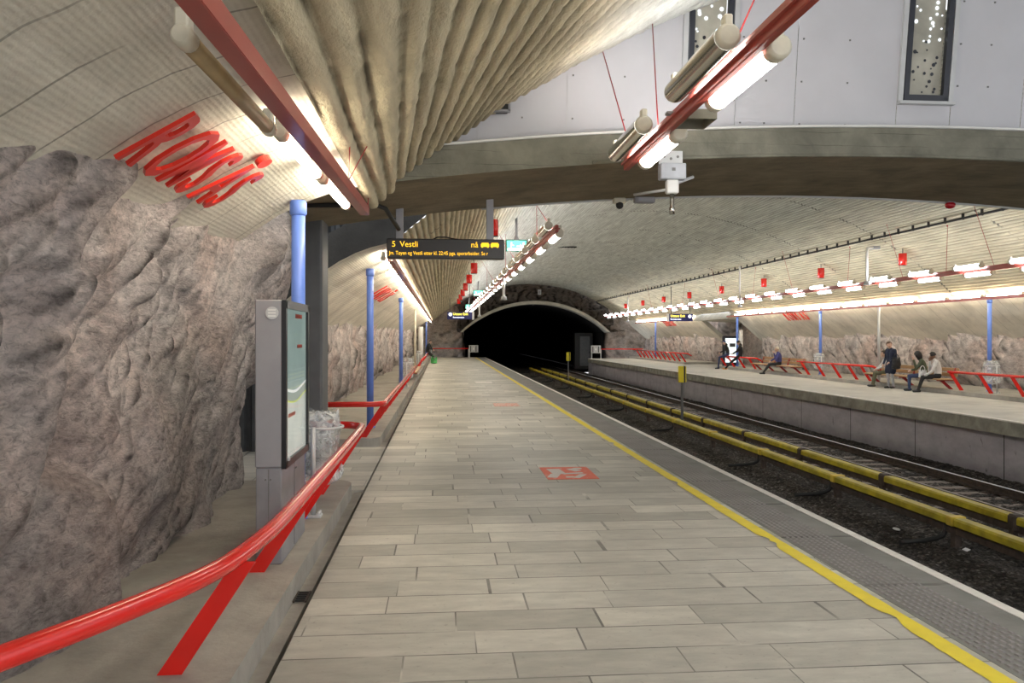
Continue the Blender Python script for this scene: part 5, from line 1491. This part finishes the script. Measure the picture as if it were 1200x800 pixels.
person('long haired person in olive green jacket seated mid bench, hand raised', (14.55, 23.45, 0.0), FX - 0.5, J, dict(skin=SKIN, top=OLIVE, legs=JEANS, shoes=SHOE), (HK, 'big'))
J = seated(0.10, 0.10, 0.14, (0.55, 0.8, -0.1), 0.47, armR=((0.22, 0.22, 0.74), (0.03, 0.22, 1.06)), armL=((-0.24, 0.18, 0.72), (-0.14, 0.36, 0.60)))
J['handR'] = (-0.3, 0.0, 1.0)
person('person in white jacket and black trousers seated at the bench end', (14.55, 22.75, 0.0), FX - 0.5, J, dict(skin=SKIND, top=WJ, legs=BLKP, shoes=SHOE), (HK, 'short'))
# leaning far away on the near platform
J = seated(0.16, 0.09, 0.18, (0.2, 1, -0.3), 0.66 / PS, kd=(0.18, 0.18))
for S, g in (('L', -1), ('R', 1)): J['an' + S] = (0.07 * g, 0.42, 0.09); J['toe' + S] = (0.08 * g, 0.57, 0.04); J['kn' + S] = (0.09 * g, 0.36, 0.52)
person('person in black jacket perched on the left rail far down near platform', (-0.88, 50.6, 0.0), -PI / 2 - 0.3, J, dict(skin=SKIN, top=BLKJ, legs=BLKP, shoes=SHOE), (HK, 'short'))
# bags
def carry_bag(name, x, y, z, w, d, h, mat, lab, strap=True):
    P = bag_mesh(h, w / 2, int(y * 10)); P[..., 1] *= d / w
    o = grid_mesh(name, P, mat); tag(o, lab, 'bag'); o.location = (x, y, z)
    if strap:
        m = MB(); m.tube([(0.7 * w / 2 * math.cos(t), 0, h * 0.92 + 0.18 * math.sin(t)) for t in [i * PI / 10 for i in range(11)]], 0.01, 6); m.build('strap', mat, o)
    return o
carry_bag('carrier_bag', -0.5, 50.1, 0.0, 0.42, 0.32, 0.36, flat('green_white_bag', (0.10, 0.50, 0.14), 0.4, var=0.6, scale=4), 'green carrier bag on the floor beside the perched person')
carry_bag('shoulder_bag', 14.26, 24.42, 0.62, 0.26, 0.18, 0.34, flat('black_bag', (0.02, 0.02, 0.022), 0.5), 'black shoulder bag at the side of the standing person')
carry_bag('carrier_bag', 14.33, 23.12, 0.42, 0.24, 0.16, 0.2, flat('white_bag', (0.80, 0.80, 0.80), 0.4, var=0.1), 'small white carrier bag between the two seated people')

# ------------------------------------------------------------------ LIGHT, WORLD, CAMERA
w = bpy.data.worlds.new('World'); SC.world = w; w.use_nodes = True
w.node_tree.nodes['Background'].inputs[0].default_value = (0.95, 0.97, 1.0, 1); w.node_tree.nodes['Background'].inputs[1].default_value = 0.5
def area(name, loc, rot, sx, sy, e, c=(1, 1, 1)):
    l = bpy.data.lights.new(name, 'AREA'); l.shape = 'RECTANGLE'; l.size = sx; l.size_y = sy; l.energy = e; l.color = c
    o = bpy.data.objects.new(name, l); COL.objects.link(o); o.location = loc; o.rotation_euler = rot
    return o
area('added_fill_light', (2.5, -3.5, 3.6), (math.radians(65), 0, 0), 5, 1.5, 90, (1, 0.97, 0.93))  # fill light added behind the camera, stands for no known fixture

cam = bpy.data.cameras.new('camera'); co_ = bpy.data.objects.new('camera', cam); COL.objects.link(co_)
co_.location = (0, 0, 1.65); co_.rotation_euler = (PI / 2, 0, -0.0861)
cam.sensor_width = 36; cam.lens = 36 * 950 / 1200; cam.shift_y = -(400 - 394.5) / 1200
cam.clip_start = 0.05; cam.clip_end = 400
SC.camera = co_
SC.view_settings.view_transform = 'Standard'; SC.view_settings.look = 'None'; SC.view_settings.exposure = 1.3; SC.view_settings.gamma = 1.0
SC.cycles.max_bounces = 6; SC.cycles.diffuse_bounces = 4; SC.cycles.transparent_max_bounces = 12
SC.cycles.caustics_reflective = False; SC.cycles.caustics_refractive = False
SC.cycles.sample_clamp_indirect = 6.0
SC.cycles.use_denoising = True
